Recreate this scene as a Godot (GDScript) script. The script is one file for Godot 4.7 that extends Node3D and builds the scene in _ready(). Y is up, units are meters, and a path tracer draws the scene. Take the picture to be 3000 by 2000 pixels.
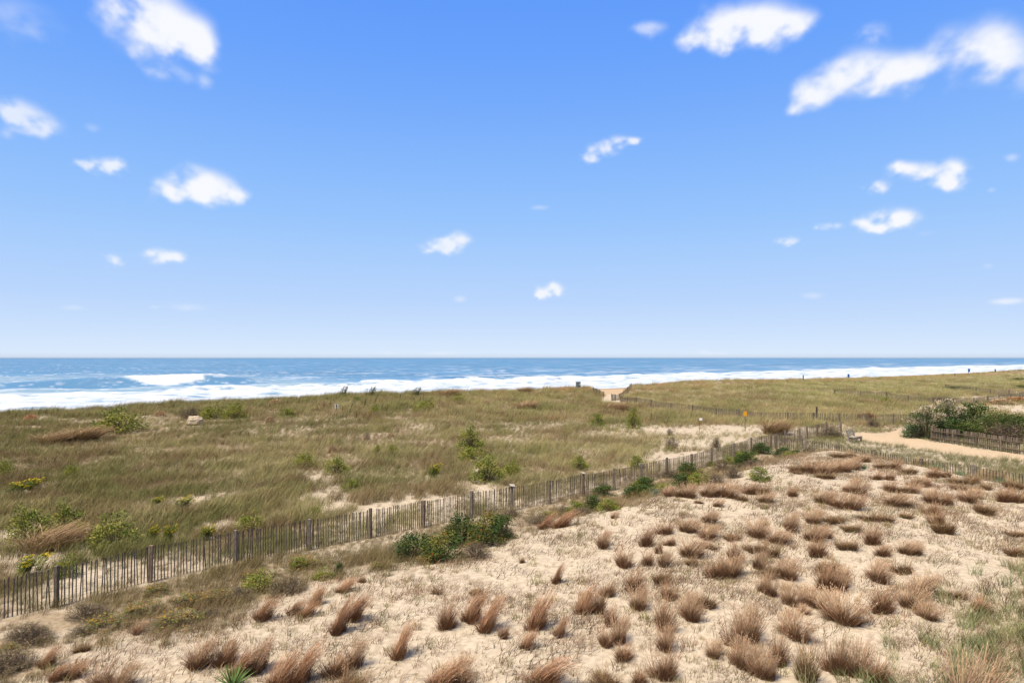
extends Node3D
# A dune meadow behind the sea: picket fences, bunchgrass on bare sand, surf beyond. y up, metres, sea level 0; the camera looks along -z and "d" below is -z.

const CLUMPS := [
	[7.79,27.33,0.61,0.46], [6.64,26.19,0.71,0.44], [3.3,24.64,0.59,0.56], [4.81,24.69,0.59,0.67], [5.75,25.92,0.7,0.43], [5.64,24.57,0.47,0.3], [5.08,23.84,0.3,0.43], [6.05,23.5,0.82,0.57],
	[7.27,25.22,0.72,0.46], [6.99,24.25,0.62,0.29], [8.02,25.05,0.6,0.34], [7.37,22.71,0.58,0.76], [6.36,21.38,0.68,0.62], [6.92,21.46,0.68,0.62], [9.17,25.39,0.81,0.58], [8.46,23.86,0.76,0.47],
	[7.9,22.1,0.42,0.57], [3.66,22.66,0.61,0.58], [4.47,22.77,0.47,0.45], [4.94,22.54,0.4,0.51], [5.88,22.6,0.5,0.27], [3.63,20.71,0.69,0.56], [4.55,21.16,0.61,0.42], [1.38,21.26,0.31,0.48],
	[0.33,23.36,0.22,0.21], [2.78,20.18,0.48,0.4], [1.94,18.87,0.54,0.63], [2.34,18.79,0.45,0.63], [4.53,19.89,0.48,0.45], [3.58,19.21,0.55,0.55], [5.44,19.32,0.68,0.56], [4.84,18.47,0.62,0.62],
	[0.56,17.84,0.63,0.73], [2.56,18.02,0.43,0.49], [1.18,17.32,0.3,0.45], [0.34,16.6,0.34,0.38], [3.92,17.74,0.62,0.78], [2.69,17.04,0.46,0.57], [2.28,16.83,0.4,0.43], [3.74,16.59,0.45,0.55],
	[2.57,16.15,0.52,0.34], [4.81,16.31,0.39,0.35], [5.96,17.17,0.68,0.81], [5.44,16.82,0.54,0.71], [5.3,15.79,0.55,0.6], [5.56,15.34,0.49,0.6], [3.33,15.19,0.63,0.6], [0.68,14.98,0.79,0.5],
	[2.08,14.99,0.67,0.34], [2.74,15,0.38,0.27], [7.42,20.32,0.36,0.52], [4.22,28.62,0.32,0.26], [1.99,28.58,0.87,0.61], [1.37,28.81,0.55,0.48], [10.6,26,0.62,0.59], [11.86,26.81,0.68,0.45],
	[12.58,26.81,0.77,0.45], [14.3,27.42,0.74,0.42], [14.88,27.44,0.74,0.39], [16.09,28.02,0.67,0.25], [16.32,25.99,0.79,0.79], [16.9,27.26,0.65,0.54], [12.79,25.94,0.7,0.39], [10.89,24.98,0.68,0.49],
	[11.5,25.29,0.6,0.38], [12.88,24.64,0.67,0.63], [12.66,23.51,0.6,0.39], [13.55,23.69,0.57,0.39], [13.93,23.64,0.53,0.32], [11.67,23.99,0.73,0.47], [10.31,23.34,0.74,0.57], [9.5,24.76,0.67,0.45],
	[8.78,23.19,0.44,0.6], [19.86,28.72,0.78,0.18], [17.3,23.59,0.75,0.5], [19.05,25.9,0.74,0.27], [8.14,21.35,0.68,0.61], [8.61,21.25,0.61,0.52], [9.33,20.55,0.72,0.68], [9.81,20.47,0.65,0.59],
	[9.97,21.79,0.9,0.53], [7.56,20.07,0.38,0.61], [7.9,19.37,0.53,0.59], [8.48,19.3,0.62,0.47], [8.82,18.24,0.96,0.72], [10.04,18.79,0.75,0.65], [12.41,21.9,0.63,0.56], [11.35,21.16,0.78,0.54],
	[11.98,19.99,0.77,0.55], [11.02,19.15,0.7,0.52], [12.85,19.92,0.57,0.33], [7.18,17.35,0.77,0.58], [6.11,15.94,0.51,0.72], [6.47,15.2,0.63,0.92], [7.3,15.59,0.6,0.78], [7.67,15.49,0.54,0.7],
	[5.71,15.2,0.29,0.46], [11.12,18.38,0.53,0.36], [12.91,18.94,0.6,0.37], [8.01,15.17,0.6,0.46], [7.99,18.79,0.33,0.2], [12.67,31.05,0.54,0.42], [13.45,29.84,0.71,0.5], [13.79,29.08,0.74,0.53],
	[14.31,29.01,0.79,0.62], [16.03,34.92,0.84,0.48], [15.96,31.51,0.8,0.72], [15.54,31.89,0.51,0.34], [17.78,32.37,0.77,0.49], [18.31,32.22,0.77,0.44], [18.68,32.16,0.67,0.44], [16.6,29.89,0.86,0.54],
	[17.04,29.75,0.57,0.32], [19.81,33.73,0.7,0.46], [20.27,33.69,0.7,0.46], [18.68,30.43,0.73,0.6], [19.06,30.11,0.72,0.5], [20.58,30.66,0.93,0.56], [21.7,33.26,0.69,0.4], [22.26,36.31,0.75,0.55],
	[23.08,36.6,0.76,0.5], [21.48,37.15,0.89,0.51], [28.52,47.87,1.14,0.58], [20.75,38.41,0.86,0.52], [21.48,38.52,0.8,0.53], [18.56,34.88,0.61,0.37], [19.22,34.98,0.67,0.42], [22.88,34.89,1.11,0.53],
	[23.71,35.3,0.84,0.48], [23.16,33.54,0.64,0.41], [22.25,31.09,0.74,0.61], [22.76,30.98,0.74,0.56], [19.92,28.94,0.92,0.53], [17.53,28.63,0.68,0.48], [15.13,36.34,0.87,0.61], [15.75,36.18,0.92,0.66],
	[16.39,36.2,0.87,0.6], [17.24,36.55,0.87,0.55], [18.01,36.93,0.88,0.56], [18.94,37.84,0.9,0.63], [20.8,40.52,0.9,0.49], [14.94,35.89,0.46,0.22], [24.96,34.11,1.09,0.57], [29.77,41.95,0.87,0.57],
	[29.3,42.32,0.88,0.58], [19.88,41.7,0.86,0.51], [20.62,41.73,0.86,0.51], [10.22,30.41,0.58,0.32], [10.98,29.98,0.62,0.41], [8.77,29.43,0.42,0.27], [7.78,31.44,0.65,0.62], [8.15,31.16,0.65,0.57],
	[7.41,32.21,0.67,0.44], [8.9,31.36,0.7,0.57], [9.4,31.19,0.7,0.61], [9.94,31.02,0.79,0.56], [10.91,31.55,0.7,0.48], [11.45,31.51,0.7,0.53], [4.38,32.48,0.67,0.59], [4.74,31.81,0.61,0.53],
	[8.2,30.05,0.43,0.18], [-6.86,18.95,0.54,0.57], [-6.12,19.26,0.4,0.32], [-5.73,19.09,0.46,0.35], [-5.76,20.11,0.38,0.49], [-4.43,17.62,0.48,0.69], [-4.26,18.56,0.65,0.62], [-4.8,22.12,0.39,0.2],
	[-5.21,21.22,0.51,0.35], [-1.73,17.87,0.63,0.65], [-1.1,18.28,0.55,0.72], [-0.62,17.63,0.59,0.61], [-0.22,17.14,0.3,0.29], [-2.63,16.16,0.49,0.56], [-3.54,15.68,0.45,0.57], [-3.95,15.36,0.64,0.47],
	[-5.05,14.9,0.55,0.61], [-4.6,14.95,0.6,0.59], [-1.53,14.85,0.66,0.49], [-1.06,14.86,0.66,0.5], [-3.5,14.77,0.71,0.31], [-5.8,15.78,0.38,0.57], [-3.24,24.62,0.47,0.26], [-2.88,24.53,0.43,0.22],
	[-2.23,20.39,0.36,0.19], [-1.1,20.42,0.49,0.19], [-11.12,16.47,0.39,0.45], [-10.17,15.46,0.44,0.37], [-9.88,15.5,0.42,0.35], [-8.84,14.75,0.61,0.49], [-8.36,14.72,0.61,0.49], [-10.85,17.35,0.42,0.24],
	[-7.1,15.78,0.63,0.57], [-6.67,15.94,0.64,0.56], [-6.08,15.4,0.49,0.54], [-5.85,15.51,0.44,0.61], [-10.02,18.48,0.38,0.28], [0.87,8.31,0.53,0.63], [14.53,13.8,0.76,0.91], [28.27,31.48,0.74,0.73],
	[15.89,8.76,0.83,0.76], [27.26,8.86,0.91,1.04], [26.84,7.54,0.92,0.74], [23.15,16.18,0.59,0.64], [22.79,21.7,0.8,0.72], [9.14,13.96,0.94,1.01], [16.32,20.45,0.63,0.67], [22.72,12.63,0.73,0.82],
	[23.3,11.43,0.93,1.06], [29.73,16.49,1.09,0.96], [26.05,31.04,0.58,0.59], [8.98,10.08,1.02,0.93], [3.04,8.66,0.5,0.44], [27.82,20.93,0.77,0.82], [26.09,16.78,0.98,0.94], [17.05,7.17,0.52,0.45],
	[-10.04,12.89,0.53,0.47], [5.68,8.46,0.53,0.53], [18.86,22.22,0.84,0.84], [12.45,14.2,0.83,0.89], [-7.36,8.35,0.51,0.46], [26.23,11.75,0.91,0.82], [29.66,12.84,0.94,0.85], [-1.55,12.1,0.5,0.41],
	[27.87,14.03,0.87,1.01], [6.39,10.03,0.96,1.08], [31.06,17.85,1.03,0.99], [-9.15,8.81,0.82,0.81], [29.45,10.87,0.72,0.85], [22.86,7.55,0.54,0.63], [16.32,14.57,0.79,0.71], [27.98,34.54,0.54,0.55],
	[31.03,21.56,0.83,0.87], [31.75,11.03,0.97,0.96], [23.77,18.55,0.97,0.78], [16,12.71,0.89,0.78], [-1.09,8.01,0.54,0.47], [11.36,9.43,0.98,1.05]]
const SHRUBS := [
	["leafy",-36.56,63.77,3.03,1.53,"yellow-green wind-bent shrub sprawling over the meadow behind the brown grass tangle"],
	["leafy",-32.53,74.12,1.78,1.19,"round yellow-green shrub between the reddish bush and dark-stemmed shrub near the pale boulder"],
	["leafy",-29.94,74.1,1.78,1.41,"upright yellow-green shrub with dark bare stems near the pale boulder"],
	["twig",-34.97,74.18,2.67,1.41,"reddish brown twiggy bush behind the pale boulder"],
	["mound",-51.78,73.52,1.32,0.66,"orange-tan low mound plant alone near the seaward dune edge"],
	["mound",-38.25,74.31,1.34,0.59,"pale pinkish low mound plant near the reddish bush"],
	["mound",-30.66,80.01,1.12,0.56,"small orange mound plant beyond the dark-stemmed shrub"],
	["mound",-30.6,88.62,1.99,0.71,"flat orange mound plant on the dune crest"],
	["mound",-22.73,82.54,1.24,0.83,"rounded orange mound plant beside a leaning dark stake"],
	["mound",-24.43,68.99,0.97,0.76,"rusty brown mound plant in the olive grass below the crest"],
	["mound",-3.37,90.15,1.44,0.68,"tan mound plant on the dune back nearest the walkway"],
	["mound",-13.71,52.42,0.84,0.63,"tan mound plant with frayed top in the middle of the meadow"],
	["mound",-10.7,60.79,0.67,0.36,"small pale straw mound plant in the meadow"],
	["tall",-24.23,97.86,1.27,1.47,"dark spindly weed against the surf above the white marker"],
	["tall",-20.3,98.01,1.76,1.47,"spiky green weed with yellow flowers against the surf"],
	["tall",-14.32,100.69,1.81,1.51,"bushy green weed with pale flowers against the surf"],
	["grass",-9.58,102.12,2.96,1.74,"windswept russet grass clump rising against the surf"],
	["grass",2.1,120.16,2.4,1.32,"tall russet reed tuft on the dune crest"],
	["leafy",-15.71,78.35,1.02,0.94,"bright green small shrub below the leaning stakes"],
	["leafy",-10.19,81.69,2.12,1.14,"green shrub below the bare stakes near the crest"],
	["leafy",-20.76,91.83,1.01,0.64,"little yellow shrub beside the dark stakes"],
	["leafy",-7.1,91.85,1.56,1.01,"faint yellow-green shrub behind the crest grasses"],
	["leafy",-24.43,74.22,1.56,0.74,"pale green sprawling plant in the olive grass"],
	["leafy",-13.85,45.96,1.15,0.83,"yellow-green bush in the middle of the tan meadow"],
	["leafy",-11.29,44.04,1.21,0.84,"bluish green bush with yellow tips next to bare sand patch"],
	["rod",-4.92,43,0.82,0.77,"sparse green plant with one orange flower spike"],
	["leafy",-9.16,39.02,0.86,0.51,"green bush with yellow leaves above the fence posts"],
	["leafy",-10.23,52,0.52,0.57,"slim green sprig in the tan meadow"],
	["leafy",-9.02,51.76,0.72,0.72,"dull green bush in the tan meadow"],
	["leafy",-3.36,54.88,1.54,1.48,"tall dark-stemmed yellow-green shrub above the bright green one"],
	["leafy",-2.81,49.89,1.55,0.9,"bright grass-green shrub beneath the taller dark-stemmed shrub"],
	["leafy",-1.55,41.41,1.49,1.16,"large yellow-green shrub with dark inside just behind the fence"],
	["leafy",-0.09,42.81,0.86,0.73,"soft green bush beside the large yellow-green shrub"],
	["leafy",-9.3,32.53,0.65,0.42,"yellow-green bush showing over the fence pickets"],
	["twig",-12.64,59.38,0.71,0.65,"dark brown twiggy tuft in the tan meadow"],
	["leafy",9.03,72.42,1.23,1.01,"vivid green round shrub on the back of the dune"],
	["leafy",12.4,70.06,1.12,1.61,"tall yellow-green shrub beside the bare sand hollow"],
	["leafy",4.45,45.39,0.91,0.73,"vivid green bush alone in the meadow near the fence"],
	["leafy",8.45,46.5,0.79,0.7,"green bush with yellow tips close behind the fence"],
	["leafy",0.17,43.8,0.66,0.66,"pale green small bush near the fence"],
	["twig",13.28,56.97,1.25,1.03,"brown twiggy bush at the edge of the bare sand hollow"],
	["twig",17.19,57.67,0.87,0.98,"leaning brown twiggy bush on the bare sand hollow"],
	["twig",15.08,65.46,0.72,0.72,"small brown twiggy tuft on the bare sand hollow"],
	["grass",25.77,67.13,2.42,1.81,"big straw-coloured windblown grass mound by the corner of the fences"],
	["grass",13.06,87.23,3.14,1.57,"big russet windblown grass mound on the dune back"],
	["grass",1.76,88.2,2.65,1.32,"russet grass mound near the top of the meadow"],
	["grass",-36.33,57.62,3.17,1.44,"brown windblown grass tangle beside the sprawling shrub"],
	["grass",-37.38,55.56,2.22,1.11,"greyish brown windblown grass tangle before the browner tangle"],
	["leafy",-30.28,40.89,0.9,0.94,"green bushy weed beyond the goldenrod patch"],
	["rod",-26.82,37.05,1.48,0.67,"goldenrod patch with yellow flower heads far up the meadow"],
	["rod",-27.04,38.68,0.97,0.62,"goldenrod with arching pale yellow heads"],
	["leafy",-27.07,42.16,0.67,0.72,"thin green weed in the brown meadow grass"],
	["rod",-16.3,33.79,1.08,0.61,"goldenrod bush with lime-green tops"],
	["rod",-18.02,34.68,0.69,0.45,"thin goldenrod with a few yellow heads"],
	["leafy",-19.51,27.76,1.25,1.06,"green and brown shrub at the edge of the brown grass heap"],
	["leafy",-18.68,28.81,0.95,1.01,"leafy green shrub standing in the brown grass heap"],
	["grass",-18.09,26.79,2.01,1.07,"heap of brown windblown grass among green shrubs"],
	["leafy",-15.66,27.08,1.41,1,"dense dark green shrub with lime tips beside the bare sand gap"],
	["rod",-14.56,27.67,0.61,0.66,"goldenrod clump leaning over the fence, no flowers open"],
	["rod",-13.88,27.67,0.64,0.72,"goldenrod clump with bright yellow heads leaning over the fence"],
	["rod",-12.69,28.39,0.74,0.57,"goldenrod with deep yellow heads behind the picket fence"],
	["leafy",-11.39,29.78,0.95,0.66,"lime-green shrub behind the fence with pale flower heads"],
	["rod",-16.59,23.56,1.13,0.68,"goldenrod with orange-yellow heads close behind the pickets"],
	["leafy",-15.2,23.49,0.61,0.54,"deep green shrub close behind the thick fence post"],
	["dark",6.51,36.16,1.16,0.69,"round dark green bush standing alone before the fence"],
	["grey",7.18,33.97,0.54,0.34,"low blue-green rosette plant beside the round dark green bush"],
	["dark",8.67,34.84,1.22,0.73,"dark green shrub tangled with vines before the fence"],
	["leafy",9.41,34.4,1.03,0.69,"mid green shrub at the edge of the brown grasses"],
	["dark",11.13,43.43,1.09,0.96,"darker upright green shrub touching the fence pickets"],
	["dark",15.42,44.9,1.48,1.03,"dark green shrub near the fence corner"],
	["twig",11.43,35.34,1.06,0.64,"grey-brown twiggy shrub near the fence corner"],
	["leafy",12.43,34.44,1.03,0.62,"green shrub spreading onto the bare sand"],
	["twig",10.2,34.16,0.96,0.51,"low grey-brown shrub between two green shrubs"],
	["dark",3.92,33.12,1.06,0.76,"mid-size dark green shrub before the fence posts"],
	["leafy",3.11,32.89,0.99,0.53,"low sprawling green shrub before the fence posts"],
	["leafy",4.41,31.11,0.93,0.53,"low green shrub beside a russet grass clump"],
	["dark",-3.56,25.2,1.39,0.96,"bluish-leaved bush at the low end of the rose thicket"],
	["rose",-2.44,24.55,1.47,0.98,"low rose thicket with orange hips spilling onto the sand"],
	["dark",-2,26.88,1.08,1.29,"tall dark evergreen bush rising from the rose thicket"],
	["rose",-0.98,26.4,1.32,1.19,"rose thicket with orange hips beside the tall evergreen bush"],
	["dark",-0.34,27.32,0.96,0.96,"bright green bush at the upper end of the rose thicket"],
	["twig",-1.26,24.23,1.09,0.61,"brown thorny undergrowth at the foot of the rose thicket"],
	["vine",-9.76,20.95,1.15,0.46,"low vine with yellow and green leaves under the fence"],
	["vine",-8.92,20.93,1.15,0.52,"low green vine tangle beside grey twigs on the sand bank"],
	["twig",-8.34,21.04,0.95,0.48,"grey-brown twig tangle on the sand bank under the fence"],
	["leafy",-8.05,21.94,0.99,0.61,"lime green shrub on the sand bank before the fence"],
	["twig",-7.06,21.57,1.29,0.54,"grey twiggy shrub on the sand bank before the fence"],
	["leafy",-7.45,24.23,0.56,0.41,"small lime-green shrub up the sand bank"],
	["leafy",-6.25,22.9,0.69,0.32,"low green shrub below the little sapling"],
	["dark",-5.89,23.42,0.3,0.42,"little dark green sapling on the sand bank"],
	["vine",-10.8,20.19,1.21,0.5,"vine tangle with scattered orange leaves on the brown bank"],
	["vine",-11.25,19.09,1.24,0.48,"vine tangle with green and orange leaves low on the bank"],
	["twig",-12.31,19.88,1.19,0.44,"brown twig tangle on the bank below the thick post"],
	["vine",-12.86,17.57,0.7,0.32,"yellow-green vine at the foot of the bank"],
	["twig",-12.71,18.21,1.18,0.46,"brown twig tangle at the foot of the bank"],
	["vine",-11.24,21.81,0.87,0.39,"green vine creeping under the fence pickets"],
	["twig",29.88,64.32,2.89,1.09,"grey-brown bush at the end of the slanting fence"],
	["twig",38.98,73.75,1.62,1.11,"dead twig heap against the back fence"],
	["red",40.66,78.32,1.8,1.17,"rust-red sumac sapling behind the back fence"],
	["plume",38.9,64.2,3.53,2.76,"tall groundsel bush covered in pale plumes beside the path"],
	["plume",42.6,67,3.69,3.22,"groundsel bush with pale plumes behind the board fence end"],
	["dark",45.9,68,3.74,2.85,"tall olive evergreen bush behind the board fence"],
	["dark",41.4,64,3.2,1.92,"dark green bush close behind the board fence end"],
	["hedge",44.8,64,3.84,2.43,"dense green bayberry bush in the middle of the hedge"],
	["hedge",46.6,63,4.1,2.33,"dense green bayberry bush in the hedge at the sand hollow"],
	["hedge",48.4,62,4.03,2.42,"dense green bayberry bush farther along the hedge"],
	["twig",44.2,61,3.66,1.83,"bare grey lower branches of the hedge behind the boards"],
	["grey",39.8,68,1.69,0.89,"grey-green low shrub at the bend of the path"],
	["dark",99.43,153.19,6.89,0.77,"flat dark juniper patch far out on the dune"],
	["dark",162.68,219.33,6.58,0.99,"flat dark juniper patch beside a far marker post"],
	["hedge",124.53,167.38,5.02,0.84,"green shrub patch far out behind the far fence"],
	["twig",72.01,114.51,6.3,1.03,"grey-brown bush line along the far fence"],
	["mound",78.56,109.7,4.94,0.99,"pinkish brown bush beyond the hedge beside the sand hollow"],
	["mound",85.38,115.59,4.62,1.04,"reddish brown bush line above the sand hollow"],
	["leafy",61.72,112.93,1.69,0.68,"small green bush on the back dune slope"],
	["twig",-8.61,19.6,0.85,0.26,"brown twig tangle on the bank beneath the pickets"],
	["vine",-8.58,23.32,1.24,0.37,"low mixed vine on the bank beneath the pickets"],
	["twig",3.34,32.28,0.7,0.25,"brown twig tangle on the bank beneath the pickets"],
	["twig",-13.1,18.55,1.03,0.36,"brown twig tangle on the bank beneath the pickets"],
	["vine",-4.56,23.84,0.91,0.28,"low mixed vine on the bank beneath the pickets"],
	["twig",-0.69,27.7,1.44,0.58,"brown twig tangle on the bank beneath the pickets"],
	["twig",-12.16,16.03,1.22,0.49,"brown twig tangle on the bank beneath the pickets"],
	["vine",-7.51,24.47,1.33,0.5,"low mixed vine on the bank beneath the pickets"],
	["twig",-0.56,31.67,0.81,0.31,"brown twig tangle on the bank beneath the pickets"],
	["twig",-12.97,15.15,0.81,0.29,"brown twig tangle on the bank beneath the pickets"],
	["vine",-7.04,24.41,0.84,0.33,"low mixed vine on the bank beneath the pickets"],
	["twig",3.35,32.96,1.18,0.45,"brown twig tangle on the bank beneath the pickets"],
	["twig",-4.23,26.09,1.42,0.46,"brown twig tangle on the bank beneath the pickets"],
	["vine",-9.15,19.05,1.45,0.5,"low mixed vine on the bank beneath the pickets"],
	["twig",1.25,30.73,1.46,0.43,"brown twig tangle on the bank beneath the pickets"],
	["twig",2.46,33.22,1.06,0.4,"brown twig tangle on the bank beneath the pickets"],
	["vine",-3.02,27.94,0.93,0.38,"low mixed vine on the bank beneath the pickets"],
	["twig",-0.06,32.69,1.02,0.4,"brown twig tangle on the bank beneath the pickets"],
	["twig",3.29,31.69,0.89,0.36,"brown twig tangle on the bank beneath the pickets"],
	["vine",-2.49,30.38,0.87,0.27,"low mixed vine on the bank beneath the pickets"],
	["twig",-12.55,16.91,0.95,0.36,"brown twig tangle on the bank beneath the pickets"],
	["twig",-12,16.53,1.26,0.49,"brown twig tangle on the bank beneath the pickets"],
	["vine",-3.16,27.7,0.85,0.35,"low mixed vine on the bank beneath the pickets"],
	["twig",-11.69,18.64,0.8,0.24,"brown twig tangle on the bank beneath the pickets"],
	["twig",-0.34,28.36,1.07,0.42,"brown twig tangle on the bank beneath the pickets"],
	["vine",1.82,32.39,1.32,0.42,"low mixed vine on the bank beneath the pickets"],
	["twig",7.44,40.03,0.71,0.29,"grey-brown twiggy brush below the fence corner"],
	["dark",19.98,47.94,0.75,0.41,"dark green bush in the brush below the fence corner"],
	["twig",19.66,49.14,1.15,0.57,"grey-brown twiggy brush below the fence corner"],
	["leafy",16.77,49.18,1.38,0.6,"mid green bush in the brush below the fence corner"],
	["vine",8.07,35.56,0.78,0.34,"low vine in the brush below the fence corner"],
	["twig",5.25,39.01,0.81,0.47,"grey-brown twiggy brush below the fence corner"],
	["dark",17.33,48.66,0.71,0.4,"dark green bush in the brush below the fence corner"],
	["twig",15.34,43.54,1.15,0.48,"grey-brown twiggy brush below the fence corner"],
	["leafy",8.22,36.7,0.9,0.39,"mid green bush in the brush below the fence corner"],
	["vine",12.04,44.23,0.95,0.53,"low vine in the brush below the fence corner"],
	["twig",15.57,42.8,0.79,0.36,"grey-brown twiggy brush below the fence corner"],
	["dark",20.55,51.75,1.39,0.68,"dark green bush in the brush below the fence corner"],
	["twig",14.13,42.08,0.98,0.5,"grey-brown twiggy brush below the fence corner"],
	["leafy",13.9,47.63,0.79,0.35,"mid green bush in the brush below the fence corner"],
	["vine",6.67,35.84,1.22,0.57,"low vine in the brush below the fence corner"],
	["twig",11.45,45.14,1.06,0.6,"grey-brown twiggy brush below the fence corner"],
	["dark",7.15,36.54,1.32,0.59,"dark green bush in the brush below the fence corner"],
	["twig",9.85,42.55,1.21,0.57,"grey-brown twiggy brush below the fence corner"],
	["leafy",7.45,39.35,0.92,0.55,"mid green bush in the brush below the fence corner"],
	["vine",16.16,46.95,1.14,0.59,"low vine in the brush below the fence corner"],
	["twig",22.05,53.63,0.75,0.33,"grey-brown twiggy brush below the fence corner"],
	["dark",5.09,37.54,1.24,0.56,"dark green bush in the brush below the fence corner"],
	["twig",21.57,49.24,0.81,0.45,"grey-brown twiggy brush below the fence corner"],
	["leafy",18.78,46.11,0.87,0.48,"mid green bush in the brush below the fence corner"],
	["vine",10.53,43.11,0.93,0.55,"low vine in the brush below the fence corner"],
	["twig",13.8,44.84,1.48,0.85,"grey-brown twiggy brush below the fence corner"],
	["dark",19.4,53.4,1.6,0.86,"dark green bush in the brush below the fence corner"],
	["twig",22.18,50.88,1.51,0.87,"grey-brown twiggy brush below the fence corner"],
	["leafy",15.57,48.76,1.31,0.53,"mid green bush in the brush below the fence corner"],
	["vine",11.12,43.14,0.97,0.54,"low vine in the brush below the fence corner"],
	["twig",22.17,50.2,1.26,0.7,"grey-brown twiggy brush below the fence corner"],
	["dark",7.58,39.08,1.41,0.69,"dark green bush in the brush below the fence corner"],
	["twig",15.26,43.94,0.9,0.52,"grey-brown twiggy brush below the fence corner"],
	["leafy",16.96,50.53,1.08,0.63,"mid green bush in the brush below the fence corner"]]
const YUCCAS := [[26.6,37.2,1.15], [19.51,38,0.6], [24.4,39.3,0.85], [-6.01,14.83,0.85], [25,38.3,0.6]]
const STAKES := [[-18.54,77.7,0.46,1.2], [-17.84,81.84,0.37,1.31], [-17.17,85.16,0.26,0.96], [-22.03,82.21,0.25,0.9], [-23.72,83.25,0.17,0.62], [-12.06,88.5,0.27,1.19], [-15.01,91.16,0.18,1.14], [-12.13,93.49,0.05,0.84], [-13.24,92.11,0.05,0.64], [16.73,96.35,0.14,0.58], [12.4,103.06,0.05,0.67], [12.3,96.32,0.19,0.58], [16,78.8,0.12,0.98]]
const BARE := [[-21.1,28.9,1.3], [-18.6,25.3,1.2], [-18,29.5,1], [-16.4,27.1,1.2], [-17.1,25.1,1.2], [-14.6,23.6,1.2], [-11.7,42.6,1.3], [-10.4,37.5,1.3], [-8.9,34.9,1.4], [-1.9,39,1.2], [-2.7,40,1.1], [-16.9,36.1,1], [-13.1,30.7,0.9], [72.1,98.9,9], [86.9,124.4,5], [-2.3,45.3,1], [14.8,69.2,4.5], [17.3,69.5,4.5], [20.2,69.8,5], [23.4,71.2,5], [26,71.4,4], [14.6,59.6,2.5], [16.4,59.7,3.5], [19.2,62.1,4], [12.3,51.6,2.5], [14.4,53.4,2], [11.1,50.7,2], [30.8,70.3,2], [27.8,67.2,1.5], [19.5,139.6,5], [-5.2,34.9,2], [-6.6,33.4,2], [-3.7,35.7,1.5], [-1.1,37.1,1.3]]
const PATH_EDGE := [Vector2(33.38, 67.47), Vector2(34.99, 68.94), Vector2(37.02, 68.45), Vector2(38.27, 68.94), Vector2(40.91, 72.65), Vector2(43.08, 73.78), Vector2(39.48, 68.94), Vector2(37.87, 64.7), Vector2(37.61, 61.75), Vector2(38.03, 59.8), Vector2(38.0, 56.92), Vector2(39.09, 55.26), Vector2(39.63, 52.51), Vector2(36.77, 48.73), Vector2(35.97, 49.75), Vector2(34.51, 51.09), Vector2(33.57, 52.8), Vector2(33.24, 54.31), Vector2(32.79, 57.62), Vector2(32.19, 58.69), Vector2(31.88, 60.56), Vector2(31.55, 62.98)]
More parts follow.
